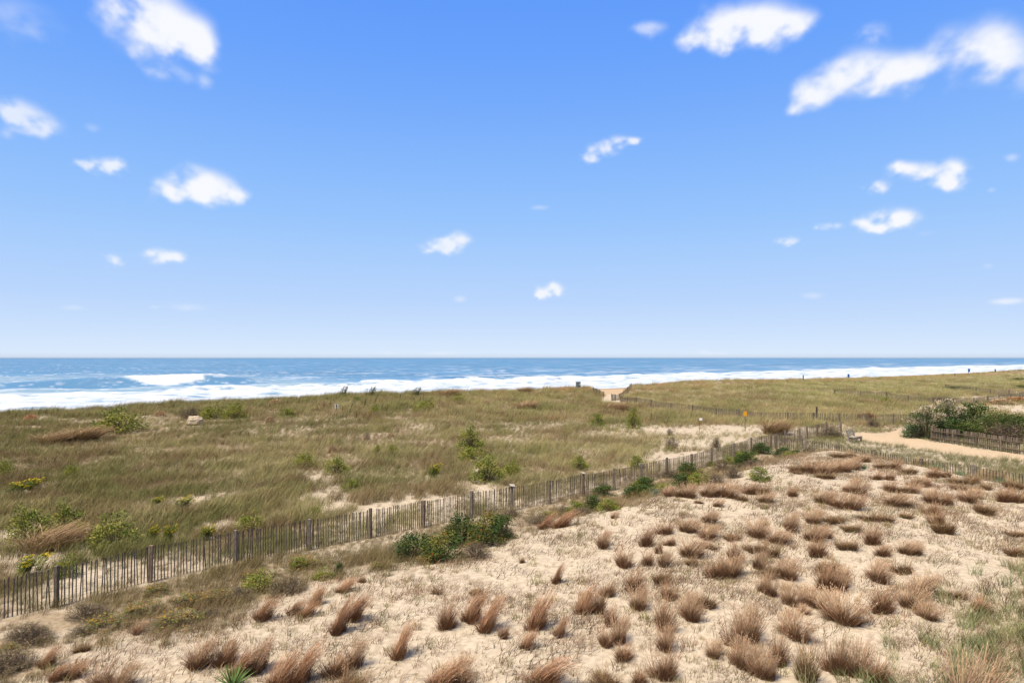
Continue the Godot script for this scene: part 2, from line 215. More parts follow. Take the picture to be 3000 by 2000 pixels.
const CLOUDS := [
	[1.00, [[-28.44,24.58,2.44,2.02],[-26.82,23.37,2.05,1.79],[-25.41,22.73,1.64,1.42],[-30.42,24.37,1.49,1.48],[-24.70,23.08,1.18,1.56]]],
	[0.40, [[-27.02,20.65,1.82,0.77],[-24.43,20.37,0.59,0.57],[-29.29,21.81,0.65,0.70]]],
	[0.25, [[-36.07,22.19,2.43,1.39]]],
	[0.75, [[-35.98,16.32,1.31,0.93],[-34.82,15.78,1.26,0.89],[-36.54,15.89,0.74,1.04]]],
	[0.85, [[-31.44,13.59,1.56,0.59],[-30.28,13.91,0.64,0.49]]],
	[1.00, [[-27.16,12.68,1.13,0.97],[-24.83,13.55,1.77,0.99],[-23.39,12.94,1.81,0.92],[-24.82,12.18,1.77,0.65],[-21.91,12.44,0.99,0.48]]],
	[0.90, [[-27.33,7.61,1.40,0.64],[-26.18,7.59,0.69,0.36]]],
	[0.80, [[-30.41,7.05,0.72,0.49]]],
	[1.00, [[18.98,25.29,3.33,1.49],[21.03,24.66,2.25,1.34],[16.88,24.75,2.36,1.10],[23.02,24.58,1.21,0.74],[14.46,24.66,1.07,0.55],[17.66,23.61,0.91,0.68],[11.44,25.51,1.38,0.56]]],
	[1.00, [[27.26,21.06,2.04,1.22],[25.15,20.26,1.88,1.17],[23.70,19.53,1.20,0.92],[29.05,20.29,1.75,1.13],[30.79,19.97,1.48,1.23],[33.30,20.76,2.00,1.80],[35.48,20.90,1.52,1.52],[36.78,19.34,1.47,1.84],[28.14,18.97,1.11,0.56],[22.71,18.70,0.73,0.48]]],
	[0.45, [[28.19,22.90,1.22,0.81]]],
	[0.85, [[7.46,16.88,1.27,0.57],[8.87,17.48,1.40,0.51],[10.28,17.49,0.83,0.28],[6.46,16.25,0.71,0.40]]],
	[1.00, [[30.27,13.51,1.28,0.54],[31.96,13.05,1.55,0.78],[33.19,12.99,0.80,0.84],[33.18,12.07,0.90,0.43],[29.63,13.95,0.48,0.35]]],
	[0.90, [[28.40,12.54,0.93,0.50]]],
	[1.00, [[28.92,10.17,1.65,0.80],[30.01,10.06,1.07,0.62],[28.14,9.55,0.78,0.35],[27.12,9.96,0.68,0.31]]],
	[0.70, [[22.12,9.06,0.93,0.42]]],
	[0.60, [[25.03,9.96,1.06,0.29]]],
	[0.85, [[-5.16,9.45,1.76,0.68],[-4.45,9.88,1.00,0.71],[-6.58,9.06,1.13,0.46]]],
	[0.90, [[3.30,5.57,1.37,0.57],[3.44,5.94,0.63,0.51],[2.58,5.32,1.00,0.34]]],
	[0.35, [[-4.30,4.94,0.63,0.34],[2.30,12.48,1.00,0.23],[31.49,8.83,0.73,0.22],[23.79,4.79,0.96,0.31]]],
	[0.60, [[36.41,13.33,0.59,0.32],[36.18,3.88,1.12,0.23]]],
	[0.30, [[-31.79,16.08,0.62,0.39],[-24.97,3.84,1.65,0.31],[-32.86,3.56,0.81,0.19],[-27.73,3.75,0.45,0.15]]],
	[0.50, [[15.64,0.36,0.69,0.39],[16.96,0.27,0.79,0.22]]],
	[0.30, [[-14.03,0.28,1.08,0.17],[-10.48,0.34,0.83,0.25],[-5.71,0.37,1.70,0.14],[5.71,0.23,2.55,0.11],[35.07,6.28,0.38,0.21],[35.24,11.42,0.27,0.19]]]]

const CREST := [[-400.0, 4.0], [-230.0, 4.1], [-164.0, 4.4], [-123.0, 5.15], [-95.0, 4.9], [-75.0, 4.75], [-45.0, 4.95], [-31.0, 5.25], [24.0, 4.55], [85.0, 4.05], [150.0, 4.0], [240.0, 4.75], [900.0, 4.8]]
const WIND := Vector3(0.92, 0, -0.38)
const EXPOSURE := 2.1
const SAND := Color(0.432, 0.368, 0.282)
const LITTER := Color(0.24, 0.185, 0.12)

var rng := RandomNumberGenerator.new()
var hummock := FastNoiseLite.new()
var lump := FastNoiseLite.new()
var patch := FastNoiseLite.new()
var fine := FastNoiseLite.new()
var path_poly := PackedVector2Array()
var counts := {}
var leaf_mat: StandardMaterial3D
var grass_mat: StandardMaterial3D
var russet_mat: StandardMaterial3D
var wood_mat: StandardMaterial3D
var metal_mat: StandardMaterial3D
var paint_mat: StandardMaterial3D


class MB:
	var v := PackedVector3Array()
	var n := PackedVector3Array()
	var c := PackedColorArray()
	var i := PackedInt32Array()

	func vert(p: Vector3, nn: Vector3, col: Color) -> int:
		v.push_back(p); n.push_back(nn); c.push_back(col)
		return v.size() - 1

	func tri(a: Vector3, b: Vector3, d: Vector3, col: Color) -> void:
		var nn := (d - a).cross(b - a).normalized()
		var k := vert(a, nn, col)
		vert(b, nn, col); vert(d, nn, col)
		i.push_back(k); i.push_back(k + 1); i.push_back(k + 2)

	func quad(a: Vector3, b: Vector3, d: Vector3, e: Vector3, col: Color) -> void:
		var nn := (d - a).cross(b - a).normalized()
		var k := vert(a, nn, col)
		vert(b, nn, col); vert(d, nn, col); vert(e, nn, col)
		i.push_back(k); i.push_back(k + 1); i.push_back(k + 2)
		i.push_back(k); i.push_back(k + 2); i.push_back(k + 3)

	# a bent tapering strip: base, direction it leans to, tilt at base and at tip (radians from upright)
	func blade(p: Vector3, lean: Vector3, a0: float, a1: float, length: float, w: float, col: Color, segs := 3, tip := 0.0, col_tip := Color(-1, 0, 0)) -> Vector3:
		var side := lean.cross(Vector3.UP).normalized()
		side = side.rotated(Vector3.UP, sin(p.x * 91.7 + p.z * 57.3) * 1.2)
		var last := -1
		for k in segs + 1:
			var f := float(k) / segs
			var a := lerpf(a0, a1, f)
			var dir := lean * sin(a) + Vector3.UP * cos(a)
			var nn := dir.cross(side).normalized()
			var ww := w * 0.5 * lerpf(1.0, tip, f * f)
			var cc := col if col_tip.r < 0.0 or f < 0.6 else col_tip
			var q := vert(p - side * ww, nn, cc)
			vert(p + side * ww, nn, cc)
			if last >= 0:
				i.push_back(last); i.push_back(last + 1); i.push_back(q + 1)
				i.push_back(last); i.push_back(q + 1); i.push_back(q)
			last = q
			if k < segs:
				p += dir * (length / segs)
		return p

	# a stick of three or more sides between two points
	func stick(a: Vector3, b: Vector3, ra: float, rb: float, col: Color, sides := 3) -> void:
		var ax := (b - a).normalized()
		var u := ax.cross(Vector3.RIGHT if absf(ax.x) < 0.8 else Vector3.UP).normalized()
		var w := ax.cross(u)
		var first := v.size()
		for k in sides:
			var t := TAU * k / sides
			var o := u * cos(t) + w * sin(t)
			vert(a + o * ra, o, col)
			vert(b + o * rb, o, col)
		for k in sides:
			var p := first + k * 2
			var q := first + ((k + 1) % sides) * 2
			i.push_back(p); i.push_back(p + 1); i.push_back(q + 1)
			i.push_back(p); i.push_back(q + 1); i.push_back(q)

	# a leaf: two triangles folded along the rib
	func leaf(p: Vector3, dir: Vector3, up: Vector3, l: float, w: float, col: Color) -> void:
		var side := dir.cross(up).normalized()
		var tipp := p + dir * l
		var m := p + dir * l * 0.45 + up * l * 0.08
		tri(p, m + side * w * 0.5, tipp, col)
		tri(p, tipp, m - side * w * 0.5, col)

	# box with chamfered edges along its y axis; at = centre of its foot
	func post(at: Vector3, x: float, y: float, z: float, ch: float, col: Color, top_col := Color(-1, 0, 0)) -> void:
		var ring := [Vector2(x / 2 - ch, -z / 2), Vector2(x / 2, -z / 2 + ch), Vector2(x / 2, z / 2 - ch), Vector2(x / 2 - ch, z / 2), Vector2(-x / 2 + ch, z / 2), Vector2(-x / 2, z / 2 - ch), Vector2(-x / 2, -z / 2 + ch), Vector2(-x / 2 + ch, -z / 2)]
		for k in 8:
			var a: Vector2 = ring[k]
			var b: Vector2 = ring[(k + 1) % 8]
			quad(at + Vector3(a.x, 0, a.y), at + Vector3(a.x, y - ch, a.y), at + Vector3(b.x, y - ch, b.y), at + Vector3(b.x, 0, b.y), col)
			var s := 1.0 - 2.0 * ch / maxf(x, z)
			var tc := col if top_col.r < 0.0 else top_col
			quad(at + Vector3(a.x, y - ch, a.y), at + Vector3(a.x * s, y, a.y * s), at + Vector3(b.x * s, y, b.y * s), at + Vector3(b.x, y - ch, b.y), tc)
			tri(at + Vector3(0, y, 0), at + Vector3(b.x * s, y, b.y * s), at + Vector3(a.x * s, y, a.y * s), tc)
			tri(at, at + Vector3(a.x, 0, a.y), at + Vector3(b.x, 0, b.y), col)

	func mesh(m: Material) -> ArrayMesh:
		var a := []
		a.resize(Mesh.ARRAY_MAX)
		a[Mesh.ARRAY_VERTEX] = v; a[Mesh.ARRAY_NORMAL] = n; a[Mesh.ARRAY_COLOR] = c; a[Mesh.ARRAY_INDEX] = i
		var am := ArrayMesh.new()
		am.add_surface_from_arrays(Mesh.PRIMITIVE_TRIANGLES, a)
		am.surface_set_material(0, m)
		return am


# ---------- helpers ----------
func numbered(called: String) -> String:
	var k: int = counts.get(called, 0)
	counts[called] = k + 1
	return called if k == 0 else "%s_%03d" % [called, k]

func tag(o: Node, label: String, category: String, group := "", kind := "") -> void:
	if label: o.set_meta("label", label)
	if category: o.set_meta("category", category)
	if group: o.set_meta("group", group)
	if kind: o.set_meta("kind", kind)

func thing(called: String, at: Vector3, turn := 0.0) -> Node3D:
	var o := Node3D.new()
	o.name = numbered(called)
	add_child(o)
	o.position = at
	o.rotation.y = turn
	return o

func part(called: String, m: Mesh, parent: Node, t := Transform3D()) -> MeshInstance3D:
	var o := MeshInstance3D.new()
	o.name = called
	o.mesh = m
	parent.add_child(o, true)
	o.transform = t
	return o

func setting(called: String, m: Mesh) -> void:
	var o := MeshInstance3D.new()
	o.name = called
	o.mesh = m
	add_child(o, true)
	o.set_meta("kind", "structure")

func sstep(a: float, b: float, x: float) -> float:
	return smoothstep(a, b, x)

func noise_tex(freq: float, oct: int, sd: int, size := 512, ramp: Gradient = null, normal := false, bump := 4.0) -> NoiseTexture2D:
	var n := FastNoiseLite.new()
	n.noise_type = FastNoiseLite.TYPE_SIMPLEX_SMOOTH
	n.frequency = freq
	n.fractal_octaves = oct
	n.seed = sd
	var t := NoiseTexture2D.new()
	t.width = size
	t.height = size
	t.seamless = true
	t.noise = n
	t.color_ramp = ramp
	t.as_normal_map = normal
	t.bump_strength = bump
	return t

func ramp2(a: Color, b: Color, lo := 0.0, hi := 1.0) -> Gradient:
	var g := Gradient.new()
	g.offsets = PackedFloat32Array([lo, hi])
	g.colors = PackedColorArray([a, b])
	return g

func coloured(rough: float, spec := 0.3) -> StandardMaterial3D:
	var m := StandardMaterial3D.new()
	m.vertex_color_use_as_albedo = true
	m.albedo_color = Color(0.83, 0.83, 0.83).linear_to_srgb()
	m.roughness = rough
	m.metallic_specular = spec
	m.cull_mode = BaseMaterial3D.CULL_DISABLED
	return m

func vary(c: Color, a: float) -> Color:
	var k := 1.0 + rng.randf_range(-a, a)
	return Color(c.r * k * (1.0 + rng.randf_range(-a, a) * 0.4), c.g * k, c.b * k * (1.0 + rng.randf_range(-a, a) * 0.4))


# ---------- the lie of the land ----------
func shore_q(x: float, d: float) -> float:   # metres seaward of the waterline
	return (x - 23.6) * -0.643 + (d - 236.0) * 0.766

func shore_r(x: float, d: float) -> float:   # metres along it
	return (x - 23.6) * 0.766 + (d - 236.0) * 0.643

func fence_s(x: float, d: float) -> float:   # metres landward of the long fence
	return (x + 13.7) * 0.715 - (d - 20.7) * 0.699

func fence_t(x: float, d: float) -> float:
	return (x + 13.7) * 0.699 + (d - 20.7) * 0.715

func side_s(x: float, d: float) -> float:    # metres on the dune side of the path fence
	return (x - 21.4) * -0.934 + (d - 56.6) * -0.357

func crest(r: float) -> float:
	if r <= CREST[0][0]: return CREST[0][1]
	for k in CREST.size() - 1:
		if r < CREST[k + 1][0]:
			return lerpf(CREST[k][1], CREST[k + 1][1], sstep(CREST[k][0], CREST[k + 1][0], r))
	return CREST[-1][1]

func gap_off(x: float, d: float) -> float:    # metres off the middle of the walkway through the dune
	return shore_r(x, d) + 59.5 - (shore_q(x, d) + 67.4) * 1.13

func land(x: float, d: float) -> float:
	var q := shore_q(x, d)
	var h := 3.5
	if q < -50.0:
		var hc := crest(shore_r(x, d))
		if q < -70.0:
			h = 3.5 + (hc - 3.5) * pow(sstep(-134.0, -74.0, q), 1.15)
		else:
			h = lerpf(hc, 2.25, sstep(-70.0, -50.0, q))
	else:
		h = maxf(-4.0, -2.25 * q / 50.0 if q < 0.0 else -0.03 * q)
	if q > -104.0 and q < -50.0:
		var g := gap_off(x, d) / 5.2
		h = lerpf(h, minf(h, lerpf(3.6, 2.3, sstep(-94.0, -60.0, q))), exp(-g * g * g * g) * sstep(-104.0, -88.0, q))
	var s := fence_s(x, d)
	if s > 2.2:
		h += (0.45 + 0.98 * sstep(4.0, 34.0, fence_t(x, d))) * sstep(2.2, 8.5, s) * sstep(0.2, 4.5, side_s(x, d)) * (1.0 - 0.5 * sstep(9.0, 26.0, s))
	if q < -54.0:
		var rough := 0.35 + 0.65 * sstep(1.0, -6.0, s) * sstep(-126.0, -105.0, q)
		h += (hummock.get_noise_2d(x, d) * 0.36 + patch.get_noise_2d(x * 4.5, d * 4.5) * 0.16 * rough) * rough * sstep(-54.0, -64.0, q)
		h += lump.get_noise_2d(x, d) * 0.04
	return h

func on_land(x: float, d: float, lift := 0.0) -> Vector3:
	return Vector3(x, land(x, d) + lift, -d)

func bare(x: float, d: float) -> float:      # 1 where sand lies open in the meadow
	var b := 0.0
	for e in BARE:
		var dx: float = x - e[0]
		var dd: float = (d - e[1]) * (0.6 if e[2] < 3.0 else 1.0)
		var f: float = (dx * dx + dd * dd) / (e[2] * e[2])
		if f < 2.2:
			b = maxf(b, exp(-f * 0.9))
	return b

func on_path(x: float, d: float) -> bool:
	return x > 30.0 and x < 62.0 and d > 20.0 and d < 75.0 and Geometry2D.is_point_in_polygon(Vector2(x, d), path_poly)

func corner_green(x: float, d: float) -> float:
	return sstep(-1.2, 2.4, (x - 7.4) * 0.64 - (d - 15.0) * 0.78 + patch.get_noise_2d(x * 6.0, d * 6.0) * 1.5)

func ground_color(x: float, d: float) -> Color:
	var q := shore_q(x, d)
	var p := patch.get_noise_2d(x * 2.0, d * 2.0)
	var f := fine.get_noise_2d(x, d)
	if q > -58.0:
		var wet := sstep(-14.0, -5.0, q + p * 4.0)
		return Color(0.40, 0.30, 0.195).lerp(Color(0.19, 0.145, 0.1), wet * 0.75)
	var s := fence_s(x, d)
	var g := 0.0                              # share of litter and roots on the sand
	if q > -98.0 and absf(gap_off(x, d)) < 3.0:
		g = 0.0
	elif s < 0.0 or side_s(x, d) < 0.0:
		g = 0.85 * (1.0 - bare(x, d)) * maxf(0.6, sstep(-0.45, 0.25, p + f * 0.4))
		g *= 0.25 + 0.75 * sstep(0.2, -2.5, s)
		if on_path(x, d): g = 0.0
	else:
		g = 0.8 * sstep(6.5, 3.0, s + p * 2.5) * sstep(-0.6, 0.1, f + p)
		g = maxf(g, 0.35 * corner_green(x, d))
	var c := SAND.lerp(LITTER, clampf(g, 0.0, 1.0))
	var k := 1.0 + 0.07 * f + 0.05 * p
	if on_path(x, d): c = Color(0.44, 0.345, 0.235)
	return Color(c.r * k, c.g * k, c.b * k)


# ---------- sky ----------
func make_sky() -> Sky:
	var w := 4096
	var h := 2048
	var img := Image.create(w, h, false, Image.FORMAT_RGBF)
	# elevation in degrees and linear colour as seen
	var els := [-90.0, -0.5, 0.4, 2.0, 4.8, 8.3, 11.2, 15.4, 19.8, 23.6, 27.6, 45.0, 90.0]
	var cols := [Color(0.34, 0.36, 0.4), Color(0.5, 0.56, 0.66), Color(0.70, 0.82, 0.98), Color(0.61, 0.76, 0.98), Color(0.49, 0.67, 0.98), Color(0.395, 0.615, 0.98), Color(0.32, 0.56, 0.98), Color(0.25, 0.49, 0.98), Color(0.19, 0.42, 0.97), Color(0.15, 0.375, 0.97), Color(0.125, 0.34, 0.96), Color(0.1, 0.27, 0.85), Color(0.08, 0.22, 0.72)]
	for y in h:
		var el := 90.0 - (y + 0.5) * 180.0 / h
		var k := 0
		while k < els.size() - 2 and el > els[k + 1]: k += 1
		var c: Color = cols[k].lerp(cols[k + 1], clampf((el - els[k]) / (els[k + 1] - els[k]), 0.0, 1.0))
		img.fill_rect(Rect2i(0, y, w, 1), Color(c.r / EXPOSURE, c.g / EXPOSURE, c.b / EXPOSURE))
	var a := FastNoiseLite.new()
	a.noise_type = FastNoiseLite.TYPE_SIMPLEX_SMOOTH
	a.fractal_octaves = 5
	a.frequency = 0.24
	a.seed = 11
	var list := CLOUDS.duplicate()
	var cr := RandomNumberGenerator.new()
	cr.seed = 77
	for k in 100:                              # fair-weather clouds round the unseen sky, extra ones added to whiten fill light
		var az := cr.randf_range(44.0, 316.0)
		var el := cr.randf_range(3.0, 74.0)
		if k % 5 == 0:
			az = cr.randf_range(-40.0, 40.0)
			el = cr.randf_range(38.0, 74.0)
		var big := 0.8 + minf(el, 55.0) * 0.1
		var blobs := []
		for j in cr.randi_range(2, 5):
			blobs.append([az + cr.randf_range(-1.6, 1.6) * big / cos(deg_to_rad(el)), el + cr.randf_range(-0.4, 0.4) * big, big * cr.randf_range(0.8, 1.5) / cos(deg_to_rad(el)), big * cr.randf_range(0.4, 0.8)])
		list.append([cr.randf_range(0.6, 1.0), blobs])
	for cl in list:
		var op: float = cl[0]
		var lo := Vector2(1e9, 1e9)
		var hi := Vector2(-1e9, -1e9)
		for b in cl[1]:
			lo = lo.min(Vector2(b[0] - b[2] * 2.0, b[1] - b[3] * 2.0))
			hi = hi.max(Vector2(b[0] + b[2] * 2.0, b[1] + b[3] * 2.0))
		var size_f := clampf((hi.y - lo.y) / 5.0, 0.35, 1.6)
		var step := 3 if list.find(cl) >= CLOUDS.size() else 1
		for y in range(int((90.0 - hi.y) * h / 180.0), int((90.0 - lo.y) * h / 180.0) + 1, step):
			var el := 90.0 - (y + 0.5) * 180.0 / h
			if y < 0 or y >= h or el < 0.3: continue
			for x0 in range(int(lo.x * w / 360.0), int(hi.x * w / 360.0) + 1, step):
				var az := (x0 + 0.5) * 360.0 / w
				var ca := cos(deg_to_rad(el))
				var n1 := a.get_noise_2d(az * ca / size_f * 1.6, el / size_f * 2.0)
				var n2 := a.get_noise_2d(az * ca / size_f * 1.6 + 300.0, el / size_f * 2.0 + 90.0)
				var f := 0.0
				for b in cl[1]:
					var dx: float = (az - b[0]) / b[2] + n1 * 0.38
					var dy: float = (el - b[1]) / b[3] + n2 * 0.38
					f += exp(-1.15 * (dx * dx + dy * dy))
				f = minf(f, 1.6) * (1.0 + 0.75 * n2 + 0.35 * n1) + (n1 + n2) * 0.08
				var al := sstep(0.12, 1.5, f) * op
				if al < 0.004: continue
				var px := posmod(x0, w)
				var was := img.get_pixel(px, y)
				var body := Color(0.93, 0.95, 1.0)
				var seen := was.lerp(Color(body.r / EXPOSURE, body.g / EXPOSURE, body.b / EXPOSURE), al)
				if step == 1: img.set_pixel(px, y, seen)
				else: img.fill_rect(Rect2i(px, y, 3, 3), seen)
	var mat := PanoramaSkyMaterial.new()
	mat.panorama = ImageTexture.create_from_image(img)
	var sky := Sky.new()
	sky.sky_material = mat
	return sky


func _ready() -> void:
	rng.seed = 20240611
	# camera
	var cam := Camera3D.new()
	cam.name = "camera"
	cam.position = Vector3(0, 11.0, 0)
	cam.rotation = Vector3(atan(48.0 / 2000.0), 0, 0)
	cam.fov = 53.13
	cam.far = 80000.0
	cam.near = 0.1
	add_child(cam)
	cam.current = true
	# sky and exposure
	var env := Environment.new()
	env.background_mode = Environment.BG_SKY
	env.sky = make_sky()
	env.tonemap_mode = Environment.TONE_MAPPER_LINEAR
	env.tonemap_exposure = EXPOSURE
	env.sdfgi_enabled = true
	env.ssao_enabled = true
	env.ssil_enabled = true
	var we := WorldEnvironment.new()
	we.name = "environment"
	we.environment = env
	add_child(we)
	# sun, high and behind the camera's left shoulder, softened by thin cloud
	var sun := DirectionalLight3D.new()
	sun.name = "sun"
	sun.light_energy = 1.4
	sun.light_color = Color(1.0, 0.945, 0.85)
	sun.light_angular_distance = 16.0
	sun.shadow_enabled = true
	add_child(sun)
	sun.look_at_from_position(Vector3(-0.34, 1.0, 0.36), Vector3.ZERO)
	# noises and materials
	for e in [[hummock, 0.055, 3, 5], [lump, 0.3, 3, 8], [patch, 0.04, 3, 21], [fine, 0.7, 3, 31]]:
		e[0].noise_type = FastNoiseLite.TYPE_SIMPLEX_SMOOTH
		e[0].frequency = e[1]
		e[0].fractal_octaves = e[2]
		e[0].seed = e[3]
	for p in PATH_EDGE: path_poly.push_back(p)
	materials()
	print("sky done ", Time.get_ticks_msec())
	build_ground()
	build_sea()
	print("ground done ", Time.get_ticks_msec())
	build_fences()
	build_bench_and_signs()
	print("fences done ", Time.get_ticks_msec())
	build_shrubs()
	build_clumps()
	build_yuccas()
	print("plants done ", Time.get_ticks_msec())
	build_grass()
	print("grass done ", Time.get_ticks_msec())


func materials() -> void:
	leaf_mat = coloured(0.8, 0.2)
	leaf_mat.backlight_enabled = true
	leaf_mat.backlight = Color(0.5, 0.5, 0.35)
	grass_mat = coloured(0.75, 0.2)
	grass_mat.backlight_enabled = true
	grass_mat.backlight = Color(0.45, 0.45, 0.4)
	russet_mat = grass_mat.duplicate()
	russet_mat.albedo_color = Color(0.88, 0.81, 0.73).linear_to_srgb()
	wood_mat = coloured(0.9, 0.2)
	wood_mat.albedo_texture = noise_tex(0.02, 4, 3, 256, ramp2(Color(0.72, 0.70, 0.68), Color(1, 1, 1), 0.3, 0.7))
	wood_mat.uv1_triplanar = true
	wood_mat.uv1_scale = Vector3(3.0, 0.5, 3.0)
	metal_mat = coloured(0.5, 0.5)
	metal_mat.metallic = 0.6
	paint_mat = coloured(0.55, 0.4)


# ---------- ground ----------
func axis(lo: float, a: float, b: float, hi: float, step: float, grow: float) -> PackedFloat32Array:
	var left := []
	var s := step
	var x := a
	while x > lo:
		s *= grow
		x -= s
		left.append(x)
	left.reverse()
	var out := PackedFloat32Array(left)
	x = a
	while x < b:
		out.push_back(x)
		x += step
	s = step
	while x < hi:
		out.push_back(x)
		x += s
		s *= grow
	out.push_back(x)
	return out

func build_ground() -> void:
	var xs := axis(-1400.0, -15.0, 32.0, 1700.0, 0.3, 1.05)
	var ds := axis(-60.0, 12.0, 44.0, 1000.0, 0.3, 1.045)
	var nx := xs.size()
	var pos := PackedVector3Array()
	var col := PackedColorArray()
	var kind := PackedByteArray()
	for d in ds:
		for x in xs:
			pos.push_back(Vector3(x, land(x, d), -d))
			col.push_back(ground_color(x, d))
			kind.push_back(1 if on_path(x, d) else (2 if shore_q(x, d) > -56.0 else 0))
	var nor := PackedVector3Array()
	for j in ds.size():
		for k in nx:
			var l := pos[j * nx + maxi(k - 1, 0)]
			var r := pos[j * nx + mini(k + 1, nx - 1)]
			var u := pos[maxi(j - 1, 0) * nx + k]
			var w := pos[mini(j + 1, ds.size() - 1) * nx + k]
			nor.push_back((r - l).cross(w - u).normalized())
	var idx := [PackedInt32Array(), PackedInt32Array(), PackedInt32Array()]
	for j in ds.size() - 1:
		for k in nx - 1:
			var p := j * nx + k
			var to: PackedInt32Array = idx[kind[p]]
			to.append_array([p, p + nx + 1, p + 1, p, p + nx, p + nx + 1])
			idx[kind[p]] = to
	var m := coloured(0.95, 0.15)
	m.cull_mode = BaseMaterial3D.CULL_BACK
	m.albedo_texture = noise_tex(0.012, 5, 41, 1024, ramp2(Color(0.9, 0.89, 0.88), Color(1, 1, 1), 0.25, 0.7))
	m.uv1_triplanar = true
	m.uv1_world_triplanar = true
	m.uv1_scale = Vector3(0.31, 0.31, 0.31)
	m.heightmap_enabled = true
	m.heightmap_texture = noise_tex(0.02, 4, 43, 1024)
	m.heightmap_scale = 0.9
	var names := ["sand_ground", "sand_path", "beach"]
	for k in 3:
		# keep only the vertices that this piece uses
		var remap := {}
		var b := MB.new()
		for at in idx[k]:
			if not remap.has(at):
				remap[at] = b.vert(pos[at], nor[at], col[at])
			b.i.push_back(remap[at])
		setting(names[k], b.mesh(m))


# ---------- sea ----------
func foam_edge(r: float) -> float:
	var e := 79.0
	if r < -40.0: e = lerpf(79.0, 99.0, clampf((r + 156.0) / 116.0, -0.6, 1.0))
	elif r < 107.0: e = lerpf(99.0, 106.0, (r + 40.0) / 147.0)
	else: e = lerpf(106.0, 145.0, clampf((r - 107.0) / 500.0, 0.0, 1.0))
	return e

